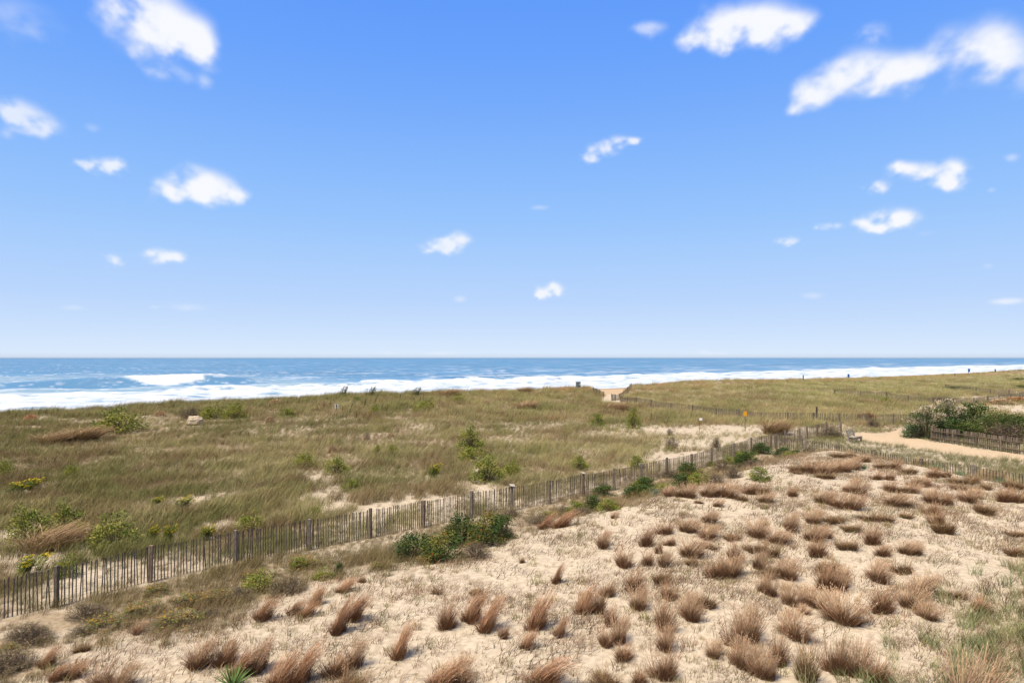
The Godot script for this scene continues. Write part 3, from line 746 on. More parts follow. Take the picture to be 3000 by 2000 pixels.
func build_sea() -> void:
	var rs := axis(-45000.0, -240.0, 90.0, 60000.0, 1.0, 1.045)
	var qs := axis(-9.0, -8.0, 190.0, 60000.0, 1.5, 1.035)
	var sw := FastNoiseLite.new()
	sw.noise_type = FastNoiseLite.TYPE_SIMPLEX_SMOOTH
	sw.frequency = 0.012
	sw.fractal_octaves = 2
	sw.seed = 61
	var fo := FastNoiseLite.new()
	fo.noise_type = FastNoiseLite.TYPE_SIMPLEX_SMOOTH
	fo.frequency = 0.05
	fo.fractal_octaves = 5
	fo.seed = 63
	var nr := rs.size()
	var b := MB.new()
	var deep := Color(0.072, 0.172, 0.285)
	var milky := Color(0.27, 0.355, 0.385)
	var white := Color(0.52, 0.545, 0.57)
	for q in qs:
		for r in rs:
			var edge := foam_edge(r) + sw.get_noise_2d(r * 3.0, 50.0) * 13.0 + fo.get_noise_2d(r * 1.6, 9.0) * 5.0
			var far := sstep(900.0, 2500.0, q)
			# swell: crests run along the shore and peak up as they come in
			var ph := q + sw.get_noise_2d(r * 0.7, q * 0.4) * 34.0
			var crestness := pow(0.5 + 0.5 * cos(ph * TAU / 52.0), 2.2)
			var amp := 0.75 * sstep(0.0, 60.0, q) * (1.0 - 0.5 * sstep(200.0, 500.0, q)) * (1.0 - far)
			var y := (crestness - 0.35) * amp * (0.6 + 0.8 * (sw.get_noise_2d(r * 1.3, q + 700.0) + 0.5))
			y += fo.get_noise_2d(r * 1.2, q * 2.2) * 0.28 * (1.0 - far)
			# the big breaker off the left-hand beach
			var along := sstep(-215.0, -120.0, r) * sstep(-40.0, -85.0, r)
			var cq := 140.0 + (r + 100.0) * 0.10 + sin(r * 0.05) * 4.0
			var dq := q - cq
			var shape := exp(-dq * dq / (64.0 if dq < 0.0 else 420.0))
			y += shape * along * 3.3
			# white water tumbling down its face: wide at the lip, narrow at the foot
			var half := 3.0 + 13.0 * sstep(-17.0, -1.0, dq)
			var lip := sstep(half + 2.0, half - 2.0, absf(r + 97.0 - dq * 0.25) + fo.get_noise_2d(r * 2.0, q * 3.0) * 4.0)
			var breaking := lip * sstep(-19.0, -14.0, dq) * sstep(7.0, 2.0, dq)
			breaking = maxf(breaking, sstep(-84.0, -80.0, r) * sstep(-62.0, -76.0, r) * exp(-dq * dq / 3.0) * along)
			y += breaking * (0.4 + 0.5 * fo.get_noise_2d(r * 5.0, q * 7.0))
			# a second small breaker farther along
			var dq2 := q - 128.0 - sin(r * 0.04) * 5.0
			var along2 := sstep(10.0, 40.0, r) * sstep(150.0, 110.0, r)
			y += exp(-dq2 * dq2 / (40.0 if dq2 < 0.0 else 260.0)) * along2 * 1.5
			# bores in the white water
			var e := edge - q
			var bore := exp(-pow((e - 5.0) / 5.0, 2.0)) * 1.1 + exp(-pow((e - 38.0 - sw.get_noise_2d(r * 2.0, 3.0) * 14.0) / 5.0, 2.0)) * 0.7
			y += bore * (0.6 + 0.8 * absf(sw.get_noise_2d(r * 4.0, 77.0)))
			y *= sstep(-6.0, 14.0, q)
			y += 0.12 * sstep(0.0, -9.0, q)
			# foam as matter on the water
			var f1 := fo.get_noise_2d(r * 0.9, q * 1.7)
			var f2 := fo.get_noise_2d(r * 3.1 + 400.0, q * 4.7)
			var foam := sstep(-2.0, 4.0, e + f2 * 9.0) * sstep(-0.55, 0.12, f1 * 0.9 + f2 * 0.75 + 0.12)
			foam = maxf(foam, breaking * 1.2)
			foam = maxf(foam, exp(-pow((dq2 - 3.0) / 5.0, 2.0)) * along2 * sstep(-0.1, 0.3, f1 + 0.1))
			# streaks of old foam seaward of the breakers
			var streak := sstep(0.05, 0.45, f1 * 0.5 + f2 * 0.6 + sw.get_noise_2d(r * 1.2, q * 1.2) * 0.75) * sstep(420.0, 200.0, q)
			var crest_foam := sstep(0.80, 0.97, crestness) * sstep(0.12, 0.4, f1 + f2 * 0.3) * sstep(700.0, 300.0, q)
			var caps := sstep(0.27, 0.40, f2) * sstep(-0.05, 0.25, sw.get_noise_2d(r * 0.9 + 90.0, q * 0.9)) * (1.0 - 0.6 * far)
			foam = maxf(foam, maxf(streak * 0.45 * (1.0 - 0.9 * shape * along), maxf(crest_foam * 0.7, caps * 0.55)))
			var mk := (0.45 + 0.55 * sstep(-0.3, 0.3, f1 * 0.6 + sw.get_noise_2d(r * 0.6 + 33.0, q * 0.7))) * sstep(400.0, 230.0, q) * sstep(10.0, -90.0, r) * (1.0 - 1.5 * sstep(0.04, 0.3, exp(-dq * dq / (190.0 if dq < 0.0 else 60.0))) * along)
			mk = maxf(clampf(mk, 0.0, 1.0) * 0.9, sstep(-30.0, 6.0, e) * 0.35)
			var tone := 1.0 + 0.25 * sw.get_noise_2d(r * 0.5 + 11.0, q * 0.8)
			var c := Color(deep.r * tone, deep.g * tone, deep.b * tone).lerp(milky, clampf(mk, 0.0, 1.0)).lerp(white, clampf(foam, 0.0, 1.0))
			var x := 23.6 + r * 0.766 - q * 0.643
			var d := 236.0 + r * 0.643 + q * 0.766
			b.vert(Vector3(x, y, -d), Vector3.UP, c)
	for j in qs.size():
		for k in nr:
			var l := b.v[j * nr + maxi(k - 1, 0)]
			var rr := b.v[j * nr + mini(k + 1, nr - 1)]
			var u := b.v[maxi(j - 1, 0) * nr + k]
			var w := b.v[mini(j + 1, qs.size() - 1) * nr + k]
			b.n[j * nr + k] = (rr - l).cross(w - u).normalized()
	for j in qs.size() - 1:
		for k in nr - 1:
			var p := j * nr + k
			b.i.append_array([p, p + nr + 1, p + 1, p, p + nr, p + nr + 1])
	var m := coloured(0.38, 0.42)
	m.normal_enabled = true
	m.normal_texture = noise_tex(0.02, 5, 71, 1024, null, true, 9.0)
	m.normal_scale = 1.0
	m.uv1_triplanar = true
	m.uv1_world_triplanar = true
	m.uv1_scale = Vector3(0.055, 0.055, 0.055)
	setting("sea", b.mesh(m))


# ---------- fences ----------
func picket_meshes(w: float, h: float, th: float, tones: Array) -> Array:
	var out := []
	for k in 8:
		var b := MB.new()
		var c := vary(tones[k % tones.size()], 0.14)
		var hh := h * rng.randf_range(0.96, 1.03)
		var a := rng.randf_range(-0.008, 0.008)
		var ww := w * rng.randf_range(0.85, 1.12)
		# sawn lath: slightly bowed, two lengths
		for s in 2:
			var y0 := -0.12 if s == 0 else hh * 0.5
			var y1 := hh * 0.5 if s == 0 else hh
			var o0 := 0.0 if s == 0 else a
			var o1 := a if s == 0 else 0.0
			var p := [Vector2(-ww / 2, -th / 2), Vector2(ww / 2, -th / 2), Vector2(ww / 2, th / 2), Vector2(-ww / 2, th / 2)]
			for e in 4:
				var g: Vector2 = p[e]
				var n: Vector2 = p[(e + 1) % 4]
				b.quad(Vector3(g.x + o0, y0, g.y), Vector3(g.x + o1, y1, g.y), Vector3(n.x + o1, y1, n.y), Vector3(n.x + o0, y0, n.y), c)
		b.quad(Vector3(-ww / 2, hh, -th / 2), Vector3(-ww / 2, hh, th / 2), Vector3(ww / 2, hh, th / 2), Vector3(ww / 2, hh, -th / 2), c)
		out.append(b.mesh(wood_mat))
	return out

# pts: ground points (x, d) of the posts; pickets run between them on the seaward side
func fence(called: String, label: String, pts: Array, laths: Array, spacing: float, singly: int, tall: float, post_w: float, tones: Array, opts := {}) -> void:
	var o: Vector3 = on_land(pts[0].x, pts[0].y)
	var root := thing(called, o)
	tag(root, label, "fence", "weathered picket fences in the dunes")
	var pm := []
	for k in 4:
		var b := MB.new()
		var c := vary(tones[k % tones.size()], 0.12)
		b.post(Vector3(0, -0.4, 0), post_w * rng.randf_range(0.9, 1.1), tall + 0.4 + rng.randf_range(-0.03, 0.05), post_w * rng.randf_range(0.9, 1.1), 0.012, c)
		pm.append(b.mesh(wood_mat))
	var capped: Array = opts.get("caps", [])
	for k in pts.size():
		var g := on_land(pts[k].x, pts[k].y) - o
		var t := Transform3D(Basis.from_euler(Vector3(rng.randf_range(-0.03, 0.03), rng.randf_range(-0.4, 0.4), rng.randf_range(-0.03, 0.03))), g)
		var post := part("post", pm[k % 4], root, t)
		if k in capped:
			var b := MB.new()
			b.post(Vector3(0, 0, 0), 0.27, 0.035, 0.22, 0.008, Color(0.46, 0.42, 0.37))
			part("cap", b.mesh(wood_mat), post, Transform3D(Basis.from_euler(Vector3(0.35, 0.5, -0.2)), Vector3(0.03, tall + 0.03, 0)))
	var wires := []
	var nw: int = opts.get("wires", 4)
	for k in nw: wires.append(MB.new())
	var rest := []
	var done := 0
	var lowered: float = opts.get("sink", 0.0)
	for k in pts.size() - 1:
		var a := Vector2(pts[k].x, pts[k].y)
		var z := Vector2(pts[k + 1].x, pts[k + 1].y)
		var along := (z - a).normalized()
		var off := Vector2(-along.y, along.x) * (post_w * 0.5 + 0.03)
		var len := a.distance_to(z)
		var yaw := atan2(along.y, along.x)
		var n := int(len / spacing)
		var sag := rng.randf_range(0.0, 0.05)
		for j in n:
			if rng.randf() < 0.012: continue
			var f := (j + 0.5 + rng.randf_range(-0.12, 0.12)) / n
			var p := a.lerp(z, f) + off
			var g := on_land(p.x, p.y, -sag * sin(f * PI) - lowered) - o
			var t := Transform3D(Basis.from_euler(Vector3(rng.randf_range(-0.03, 0.03), yaw, rng.randfn(0.0, 0.025))), g)
			if done < singly:
				part("picket", laths[rng.randi() % laths.size()], root, t)
			else:
				rest.append(t)
			done += 1
		for w in nw:
			var hh := tall * (0.14 + 0.76 * w / maxf(nw - 1, 1)) - lowered
			var steps := 6
			for s in steps:
				var p0 := a.lerp(z, float(s) / steps) + off * 1.25
				var p1 := a.lerp(z, float(s + 1) / steps) + off * 1.25
				wires[w].stick(on_land(p0.x, p0.y, hh - sag * sin(float(s) / steps * PI)) - o, on_land(p1.x, p1.y, hh - sag * sin(float(s + 1) / steps * PI)) - o, 0.004, 0.004, Color(0.12, 0.09, 0.07))
	if opts.has("rails"):
		for w in 2:
			var b := MB.new()
			for k in pts.size() - 1:
				var a := on_land(pts[k].x, pts[k].y, tall * (0.25 + 0.5 * w)) - o
				var z := on_land(pts[k + 1].x, pts[k + 1].y, tall * (0.25 + 0.5 * w)) - o
				b.stick(a, z, 0.045, 0.045, Color(0.15, 0.12, 0.09), 4)
			part("rail", b.mesh(wood_mat), root)
	for w in nw:
		part("wire", wires[w].mesh(metal_mat), root)
	if rest.size() > 0:
		var mm := MultiMesh.new()
		mm.transform_format = MultiMesh.TRANSFORM_3D
		mm.mesh = laths[0]
		mm.instance_count = rest.size()
		for k in rest.size(): mm.set_instance_transform(k, rest[k])
		var mi := MultiMeshInstance3D.new()
		mi.name = "picket_row"
		mi.multimesh = mm
		mi.set_meta("kind", "stuff")
		root.add_child(mi)

func build_fences() -> void:
	var grey := [Color(0.20, 0.165, 0.135), Color(0.235, 0.20, 0.165), Color(0.18, 0.145, 0.115), Color(0.215, 0.17, 0.13)]
	var lath := picket_meshes(0.036, 1.17, 0.009, grey)
	var long := [Vector2(-22.2, 12.0), Vector2(-20.1, 14.1), Vector2(-18.0, 16.3), Vector2(-15.8, 18.5), Vector2(-13.7, 20.7), Vector2(-12.0, 22.8), Vector2(-9.9, 24.6), Vector2(-7.9, 26.7), Vector2(-5.9, 28.5), Vector2(-3.9, 30.2), Vector2(-1.9, 32.3), Vector2(0.0, 33.9), Vector2(1.95, 35.5), Vector2(3.86, 37.3), Vector2(5.8, 38.9), Vector2(7.7, 40.7), Vector2(9.7, 42.8), Vector2(11.8, 45.0), Vector2(13.9, 47.6), Vector2(16.3, 50.3), Vector2(18.6, 53.2), Vector2(21.4, 56.6), Vector2(23.5, 58.9), Vector2(25.5, 60.6), Vector2(27.2, 63.0), Vector2(29.0, 65.0), Vector2(30.7, 66.7), Vector2(31.9, 66.3)]
	long = long.slice(2)
	fence("picket_fence", "long weathered grey picket fence running along the edge of the sand dune", long, lath, 0.1, 300, 1.22, 0.12, grey, {"caps": [9, 11]})
	var lathb := picket_meshes(0.05, 1.15, 0.012, [Color(0.15, 0.125, 0.1), Color(0.125, 0.105, 0.085), Color(0.18, 0.15, 0.12)])
	fence("picket_fence", "weathered picket fence half hidden behind the dune, dividing it from the path", [Vector2(21.6, 56.0), Vector2(22.7, 52.8), Vector2(23.6, 49.6), Vector2(24.6, 46.4), Vector2(25.8, 43.2), Vector2(27.1, 40.2), Vector2(28.6, 37.2), Vector2(30.0, 34.2), Vector2(31.4, 31.2)], lathb, 0.17, 300, 1.2, 0.15, grey)
	var dark := [Color(0.21, 0.17, 0.135), Color(0.25, 0.20, 0.155), Color(0.18, 0.145, 0.115), Color(0.28, 0.225, 0.175)]
	var boards := picket_meshes(0.1, 1.27, 0.022, dark)
	fence("board_fence", "brown board fence before the green hedge beside the path", [Vector2(38.2, 62.3), Vector2(38.6, 59.9), Vector2(39.0, 57.5), Vector2(39.4, 55.1), Vector2(39.8, 52.7), Vector2(40.2, 50.3), Vector2(40.6, 47.9)], boards, 0.185, 300, 1.2, 0.11, dark, {"rails": true, "wires": 0})
	var lathc := picket_meshes(0.05, 1.2, 0.012, grey)
	fence("picket_fence", "weathered picket fence at the foot of the back dune behind the bare sand hollow", [Vector2(52.0, 76.0), Vector2(49.0, 76.6), Vector2(46.0, 77.0), Vector2(43.1, 77.3), Vector2(40.2, 77.6), Vector2(37.3, 77.8), Vector2(34.4, 78.0), Vector2(31.5, 78.2), Vector2(28.7, 78.8), Vector2(27.1, 81.6), Vector2(25.4, 85.0), Vector2(23.4, 88.6), Vector2(21.4, 92.0), Vector2(19.4, 95.4), Vector2(17.9, 98.6), Vector2(17.2, 102.0), Vector2(16.9, 106.0)], lathc, 0.118, 0, 1.2, 0.14, grey, {"wires": 2})
	fence("picket_fence", "short picket fence climbing the dune beside the sand walkway", [Vector2(17.4, 119.0), Vector2(18.6, 123.0), Vector2(20.0, 127.0), Vector2(21.4, 131.0), Vector2(23.0, 136.0), Vector2(24.6, 141.0)], lathc, 0.13, 0, 1.2, 0.16, grey, {"wires": 2})
	fence("picket_fence", "short picket fence bowed over the seaward end of the sand walkway", [Vector2(15.4, 129.0), Vector2(16.6, 134.0), Vector2(17.8, 138.5), Vector2(19.2, 143.0)], lathc, 0.13, 0, 1.2, 0.16, grey, {"wires": 2})
	fence("picket_fence", "far picket fence bending through the back dunes beyond the hedge", [Vector2(60.0, 127.0), Vector2(63.0, 123.5), Vector2(65.5, 119.5), Vector2(65.8, 113.5), Vector2(67.5, 109.5), Vector2(73.0, 108.0), Vector2(78.0, 112.0), Vector2(83.0, 116.5), Vector2(88.0, 120.5), Vector2(93.0, 125.0), Vector2(98.0, 129.0)], lathc, 0.15, 0, 1.2, 0.16, grey, {"wires": 2})
	fence("picket_fence", "farthest picket fence crossing the dune field toward the blue sign", [Vector2(96.5, 152.0), Vector2(97.0, 147.5), Vector2(97.2, 143.0), Vector2(97.0, 138.5), Vector2(97.5, 134.0), Vector2(99.0, 130.5)], lathc, 0.15, 0, 1.2, 0.16, grey, {"wires": 2})


# ---------- bench, signs, posts, boulder ----------
func plank(b: MB, a: Vector3, z: Vector3, w: Vector3, th: Vector3, col: Color) -> void:   # a board between a and z, w across, th thick
	var p := [a - w / 2, a + w / 2, z + w / 2, z - w / 2]
	for k in 4:
		var g: Vector3 = p[k]
		var n: Vector3 = p[(k + 1) % 4]
		b.quad(g, g + th, n + th, n, col)
	b.quad(p[0], p[1], p[2], p[3], col)
	b.quad(p[0] + th, p[3] + th, p[2] + th, p[1] + th, col)

func build_bench_and_signs() -> void:
	# bench: long axis local z, sitter faces local +x
	var bench := thing("bench", on_land(30.6, 61.0), deg_to_rad(-46.0))
	tag(bench, "weathered grey wooden bench with slatted back beside the sand path", "bench")
	var tone := Color(0.34, 0.31, 0.265)
	for k in 4:
		var b := MB.new()
		var x := -0.2 + k * 0.145
		plank(b, Vector3(x, 0.42 + k * 0.006, -0.8), Vector3(x, 0.42 + k * 0.006, 0.8), Vector3(0.13, 0, 0), Vector3(0, 0.04, 0), vary(tone, 0.12))
		part("seat_slat", b.mesh(wood_mat), bench)
	for k in 3:
		var b := MB.new()
		var y := 0.56 + k * 0.17
		var x := -0.31 - k * 0.055
		plank(b, Vector3(x, y, -0.8), Vector3(x, y, 0.8), Vector3(0.035, 0, 0), Vector3(-0.035, 0.12, 0), vary(tone, 0.12))
		part("back_slat", b.mesh(wood_mat), bench)
	for s in [-0.72, 0.72]:
		var b := MB.new()
		plank(b, Vector3(-0.16, -0.1, s - 0.045), Vector3(-0.50, 1.04, s - 0.045), Vector3(0.1, 0.03, 0), Vector3(0, 0, 0.09), vary(tone, 0.1) * 0.9)
		part("back_post", b.mesh(wood_mat), bench)
		b = MB.new()
		plank(b, Vector3(0.24, -0.1, s - 0.045), Vector3(0.24, 0.41, s - 0.045), Vector3(0.12, 0, 0), Vector3(0, 0, 0.09), vary(tone, 0.1) * 0.8)
		part("front_leg", b.mesh(wood_mat), bench)
		b = MB.new()
		plank(b, Vector3(-0.26, 0.33, s - 0.085), Vector3(0.3, 0.33, s - 0.085), Vector3(0, 0.14, 0), Vector3(0, 0, 0.038), vary(tone, 0.1))
		part("side_rail", b.mesh(wood_mat), bench)
	var ap := MB.new()
	plank(ap, Vector3(0.305, 0.345, -0.79), Vector3(0.305, 0.345, 0.79), Vector3(0, 0.13, 0), Vector3(0.03, 0, 0), tone)
	part("apron", ap.mesh(wood_mat), bench)

	sign_post("warning_sign", "small yellow-orange sign on a thin pole in the bare sand hollow", Vector2(23.6, 69.2), 2.05, 0.02, Color(0.08, 0.075, 0.07), Vector3(0.38, 0.46, 0.02), Color(0.75, 0.36, 0.01), 0.25, true)
	sign_post("small_sign", "little white sign on a thin dark pole in the bare sand hollow", Vector2(18.3, 66.8), 1.62, 0.018, Color(0.06, 0.055, 0.05), Vector3(0.3, 0.24, 0.015), Color(0.62, 0.6, 0.56), -0.2, true, 0.14)
	sign_post("blue_sign", "blue sign on a post standing on the grassy dune crest against the surf", Vector2(99.5, 202.0), 1.75, 0.06, Color(0.09, 0.12, 0.18), Vector3(0.85, 0.95, 0.06), Color(0.03, 0.14, 0.42), 0.45, false)
	sign_post("blue_sign", "blue sign on a pale post beside the far strip of beach", Vector2(186.0, 278.0), 2.6, 0.09, Color(0.3, 0.3, 0.3), Vector3(1.45, 1.35, 0.08), Color(0.03, 0.15, 0.42), 0.5, false)
	# white marker with a dark stake before it
	var mk := thing("marker_board", on_land(-20.6, 80.2), 0.25)
	tag(mk, "white marker board with a dark stake down its middle near the dune crest", "marker")
	var b := MB.new()
	b.post(Vector3(0, 0.22, 0), 0.42, 0.56, 0.03, 0.005, Color(0.55, 0.53, 0.48))
	part("board", b.mesh(paint_mat), mk)
	b = MB.new()
	b.post(Vector3(0, -0.3, 0.045), 0.09, 1.06, 0.05, 0.006, Color(0.05, 0.045, 0.04))
	part("stake", b.mesh(wood_mat), mk)
	# box on posts at the head of the walkway
	var bx := thing("waste_bin", on_land(12.65, 130.5), 0.5)
	tag(bx, "green-grey box with a pale front on the dune crest beside the walkway", "bin")
	b = MB.new()
	b.post(Vector3(0, 0.5, 0), 0.72, 1.0, 0.62, 0.02, Color(0.1, 0.125, 0.115))
	part("box", b.mesh(paint_mat), bx)
	b = MB.new()
	b.post(Vector3(0.08, 0.85, 0.325), 0.4, 0.5, 0.03, 0.005, Color(0.42, 0.4, 0.33))
	part("front_panel", b.mesh(paint_mat), bx)
	b = MB.new()
	b.post(Vector3(0, 1.502, 0), 0.8, 0.07, 0.7, 0.015, Color(0.05, 0.06, 0.07))
	part("lid", b.mesh(paint_mat), bx)
	for s in [-0.3, 0.3]:
		b = MB.new()
		b.post(Vector3(s, -0.4, 0), 0.08, 0.899, 0.08, 0.01, Color(0.1, 0.09, 0.08))
		part("leg", b.mesh(wood_mat), bx)
	# lone posts
	lone_post("lone dark post standing close behind the back picket fence", Vector2(35.4, 79.4), 1.75, 0.16)
	lone_post("lone dark post on the grassy back dune near the surf", Vector2(78.5, 184.0), 1.6, 0.22)
	lone_post("short marker post near the far strip of beach", Vector2(170.0, 262.0), 1.2, 0.25)
	lone_post("stubby post on the farthest dune top", Vector2(228.0, 322.0), 1.5, 0.4)
	# leaning stakes
	for e in STAKES:
		var st := thing("leaning_stake", on_land(e[0], e[1]))
		var seaward: bool = e[0] < 0.0
		tag(st, "thin dark stake leaning in the grass of the dune back" if seaward else "thin dark stake in the grass on the walkway side of the dune", "stake", "leaning stakes on the dune back" if seaward else "stakes near the walkway")
		b = MB.new()
		b.stick(Vector3(-e[2] * 0.25, -e[3] * 0.25, 0), Vector3(e[2], e[3], 0.0), 0.045, 0.03, vary(Color(0.055, 0.042, 0.035), 0.1), 5)
		part("stake", b.mesh(wood_mat), st)
	# pale boulder
	var rock := thing("boulder", on_land(-31.6, 68.2))
	tag(rock, "pale sandy boulder half sunk in green grass", "boulder")
	var nz := FastNoiseLite.new()
	nz.seed = 4
	nz.frequency = 1.3
	var sp := SphereMesh.new()
	sp.radius = 1.0
	sp.height = 2.0
	sp.radial_segments = 36
	sp.rings = 18
	var arr := sp.get_mesh_arrays()
	b = MB.new()
	for k in arr[Mesh.ARRAY_VERTEX].size():
		var p: Vector3 = arr[Mesh.ARRAY_VERTEX][k]
		var f := 1.0 + nz.get_noise_3dv(p * 1.1) * 0.45
		p = Vector3(signf(p.x) * pow(absf(p.x), 0.7), signf(p.y) * pow(absf(p.y), 0.75), p.z) * f
		b.vert(Vector3(p.x * 0.82, p.y * 0.56 + 0.3, p.z * 0.65), arr[Mesh.ARRAY_NORMAL][k], Color(0.5, 0.42, 0.32))
	b.i = arr[Mesh.ARRAY_INDEX]
	var stt := SurfaceTool.new()
	stt.create_from(b.mesh(null), 0)
	stt.generate_normals()
	var rm := coloured(0.95, 0.2)
	rm.albedo_texture = noise_tex(0.02, 4, 9, 256, ramp2(Color(0.7, 0.68, 0.64), Color(1, 1, 1), 0.3, 0.7))
	rm.uv1_triplanar = true
	stt.set_material(rm)
	part("stone", stt.commit(), rock)

func sign_post(called: String, label: String, at: Vector2, tall: float, r: float, pole_col: Color, size: Vector3, col: Color, turn: float, thin: bool, shift := 0.0) -> void:
	var o := thing(called, on_land(at.x, at.y), turn)
	tag(o, label, "sign")
	var b := MB.new()
	b.stick(Vector3(0, -0.3, 0), Vector3(0, tall, 0), r, r, pole_col, 6)
	part("pole", b.mesh(metal_mat if thin else wood_mat), o)
	b = MB.new()
	b.post(Vector3(shift, tall - size.y, r + size.z / 2 + 0.004), size.x, size.y, size.z, 0.004, col)
	part("board", b.mesh(paint_mat), o)

func lone_post(label: String, at: Vector2, tall: float, w: float) -> void:
	var o := thing("wooden_post", on_land(at.x, at.y), 0.3)
	tag(o, label, "post")
	var b := MB.new()
	b.post(Vector3(0, -0.5, 0), w, tall + 0.5, w, 0.02, Color(0.085, 0.07, 0.06))
	part("post", b.mesh(wood_mat), o)


# ---------- plants ----------
func in_dome(k := 0.5) -> Vector3:            # a point in a half-ellipsoid of width and height 1, more often near its skin
	while true:
		var p := Vector3(rng.randf_range(-1, 1), rng.randf_range(0, 1), rng.randf_range(-1, 1))
		var l := p.length()
		if l < 1.0 and l > 0.15:
			return p * (pow(l, k) / l) * Vector3(0.5, 1.0, 0.5)
	return Vector3.ZERO

func rand_dir() -> Vector3:
	return Vector3(rng.randfn(), rng.randfn() * 0.8 + 0.35, rng.randfn()).normalized()

# leaves, stems and the extra (flowers, hips, plumes) of a shrub one metre wide and high
func shrub_meshes(kind: String) -> Dictionary:
	var f := MB.new()
	var s := MB.new()
	var x := MB.new()
	var out := {}
	match kind:
		"leafy", "dark", "hedge", "rose", "plume", "grey", "red":
			var cols: Array = {
				"leafy": [Color(0.15, 0.185, 0.035), Color(0.21, 0.225, 0.045), Color(0.11, 0.145, 0.03), Color(0.26, 0.245, 0.055)],
				"dark": [Color(0.045, 0.085, 0.025), Color(0.07, 0.105, 0.03), Color(0.035, 0.06, 0.022), Color(0.10, 0.115, 0.035)],
				"hedge": [Color(0.07, 0.115, 0.03), Color(0.09, 0.13, 0.035), Color(0.05, 0.08, 0.025), Color(0.12, 0.14, 0.045)],
				"rose": [Color(0.045, 0.085, 0.028), Color(0.08, 0.115, 0.03), Color(0.12, 0.10, 0.04), Color(0.16, 0.15, 0.035)],
				"plume": [Color(0.05, 0.085, 0.03), Color(0.075, 0.105, 0.04), Color(0.04, 0.06, 0.025)],
				"grey": [Color(0.13, 0.17, 0.12), Color(0.16, 0.2, 0.15), Color(0.10, 0.13, 0.085)],
				"red": [Color(0.19, 0.07, 0.03), Color(0.15, 0.085, 0.04), Color(0.23, 0.11, 0.05)]}[kind]
			var big := kind in ["hedge", "plume"]
			var knots := 85 if big else 44
			var per := 56 if big else 44
			var ll := 0.045 if big else 0.085
			var spread := 0.075 if big else 0.1
			if kind == "leafy": per = 40
			if kind == "red": knots = 14
			for k in knots:
				var c := in_dome(0.45)
				c *= Vector3(1, rng.randf_range(0.72, 1.22), 1) if kind == "leafy" else Vector3.ONE
				if kind == "red": c.y = 0.65 + c.y * 0.35
				var root := Vector3(c.x * 0.25, 0, c.z * 0.25)
				var mid := root.lerp(c, 0.55) + Vector3(0, 0.06, 0)
				var sc := vary(Color(0.10, 0.075, 0.05), 0.2)
				s.stick(root, mid, 0.011, 0.008, sc)
				s.stick(mid, c, 0.008, 0.004, sc)
				var cc: Color = cols[rng.randi() % cols.size()]
				for j in per:
					var p := c + Vector3(rng.randfn(), rng.randfn() * 0.9, rng.randfn()) * spread
					if p.y < 0.02: p.y = 0.02 + rng.randf() * 0.05
					var dir := (rand_dir() + (p - Vector3(0, 0.3, 0)).normalized() * 0.7).normalized()
					f.leaf(p, dir, rand_dir(), ll * rng.randf_range(0.6, 1.3), ll * rng.randf_range(0.35, 0.6), vary(cc, 0.22))
				if kind == "rose" and k % 4 == 0:
					for j in 2:
						var p := c * 1.04 + Vector3(rng.randfn(), rng.randfn(), rng.randfn()) * 0.05
						x.stick(p, p + Vector3(0, 0.045, 0), 0.014, 0.017, vary(Color(0.5, 0.12, 0.02), 0.2), 5)
				if kind == "plume" and c.y > 0.4 and rng.randf() < 0.55:
					for j in 30:
						var p := c * 1.03 + Vector3(rng.randfn(), absf(rng.randfn()) * 0.7, rng.randfn()) * 0.07
						var dir := ((p - Vector3(0, 0.2, 0)).normalized() + rand_dir() * 0.5).normalized()
						x.leaf(p, dir, rand_dir(), 0.075, 0.03, vary(Color(0.47, 0.385, 0.275), 0.2))
			if kind == "rose": out["rose_hips"] = x.mesh(leaf_mat)
			if kind == "plume": out["plumes"] = x.mesh(leaf_mat)
		"twig":
			for k in 150:
				var c := in_dome(0.5)
				var root := Vector3(c.x * 0.3, 0, c.z * 0.3)
				var mid := root.lerp(c, 0.5) + Vector3(rng.randfn() * 0.05, 0.08, rng.randfn() * 0.05)
				var sc := vary([Color(0.13, 0.095, 0.075), Color(0.17, 0.125, 0.09), Color(0.10, 0.075, 0.06)][k % 3], 0.2)
				s.stick(root, mid, 0.007, 0.005, sc)
				s.stick(mid, c, 0.005, 0.002, sc)
				for j in 3:
					var e := c + rand_dir() * 0.16
					if e.y < 0.03: e.y = 0.03
					s.stick(mid.lerp(c, rng.randf()), e, 0.004, 0.0015, sc)
				for j in 5:
					var p := c + Vector3(rng.randfn(), rng.randfn(), rng.randfn()) * 0.08
					f.leaf(Vector3(p.x, maxf(p.y, 0.02), p.z), rand_dir(), rand_dir(), 0.07, 0.022, vary([Color(0.19, 0.14, 0.085), Color(0.14, 0.13, 0.06), Color(0.2, 0.155, 0.11)][j % 3], 0.2))
		"vine":
			for k in 70:
				var c := in_dome(0.6)
				c.y *= 0.75
				var root := Vector3(c.x + rng.randfn() * 0.12, 0, c.z + rng.randfn() * 0.12)
				s.stick(root, c, 0.007, 0.003, vary(Color(0.13, 0.09, 0.065), 0.2))
				for j in 3:
					s.stick(c, c + Vector3(rng.randfn(), rng.randfn() * 0.2, rng.randfn()) * 0.14, 0.004, 0.002, vary(Color(0.16, 0.115, 0.08), 0.2))
				var cc: Color = [Color(0.08, 0.11, 0.025), Color(0.12, 0.15, 0.03), Color(0.17, 0.15, 0.04), Color(0.32, 0.17, 0.03), Color(0.09, 0.12, 0.03), Color(0.15, 0.11, 0.06)][rng.randi() % 6]
				for j in 8:
					var p := c + Vector3(rng.randfn(), rng.randfn() * 0.5, rng.randfn()) * 0.09
					f.leaf(Vector3(p.x, maxf(p.y, 0.03), p.z), rand_dir(), Vector3.UP, rng.randf_range(0.04, 0.09), 0.045, vary(cc, 0.25))
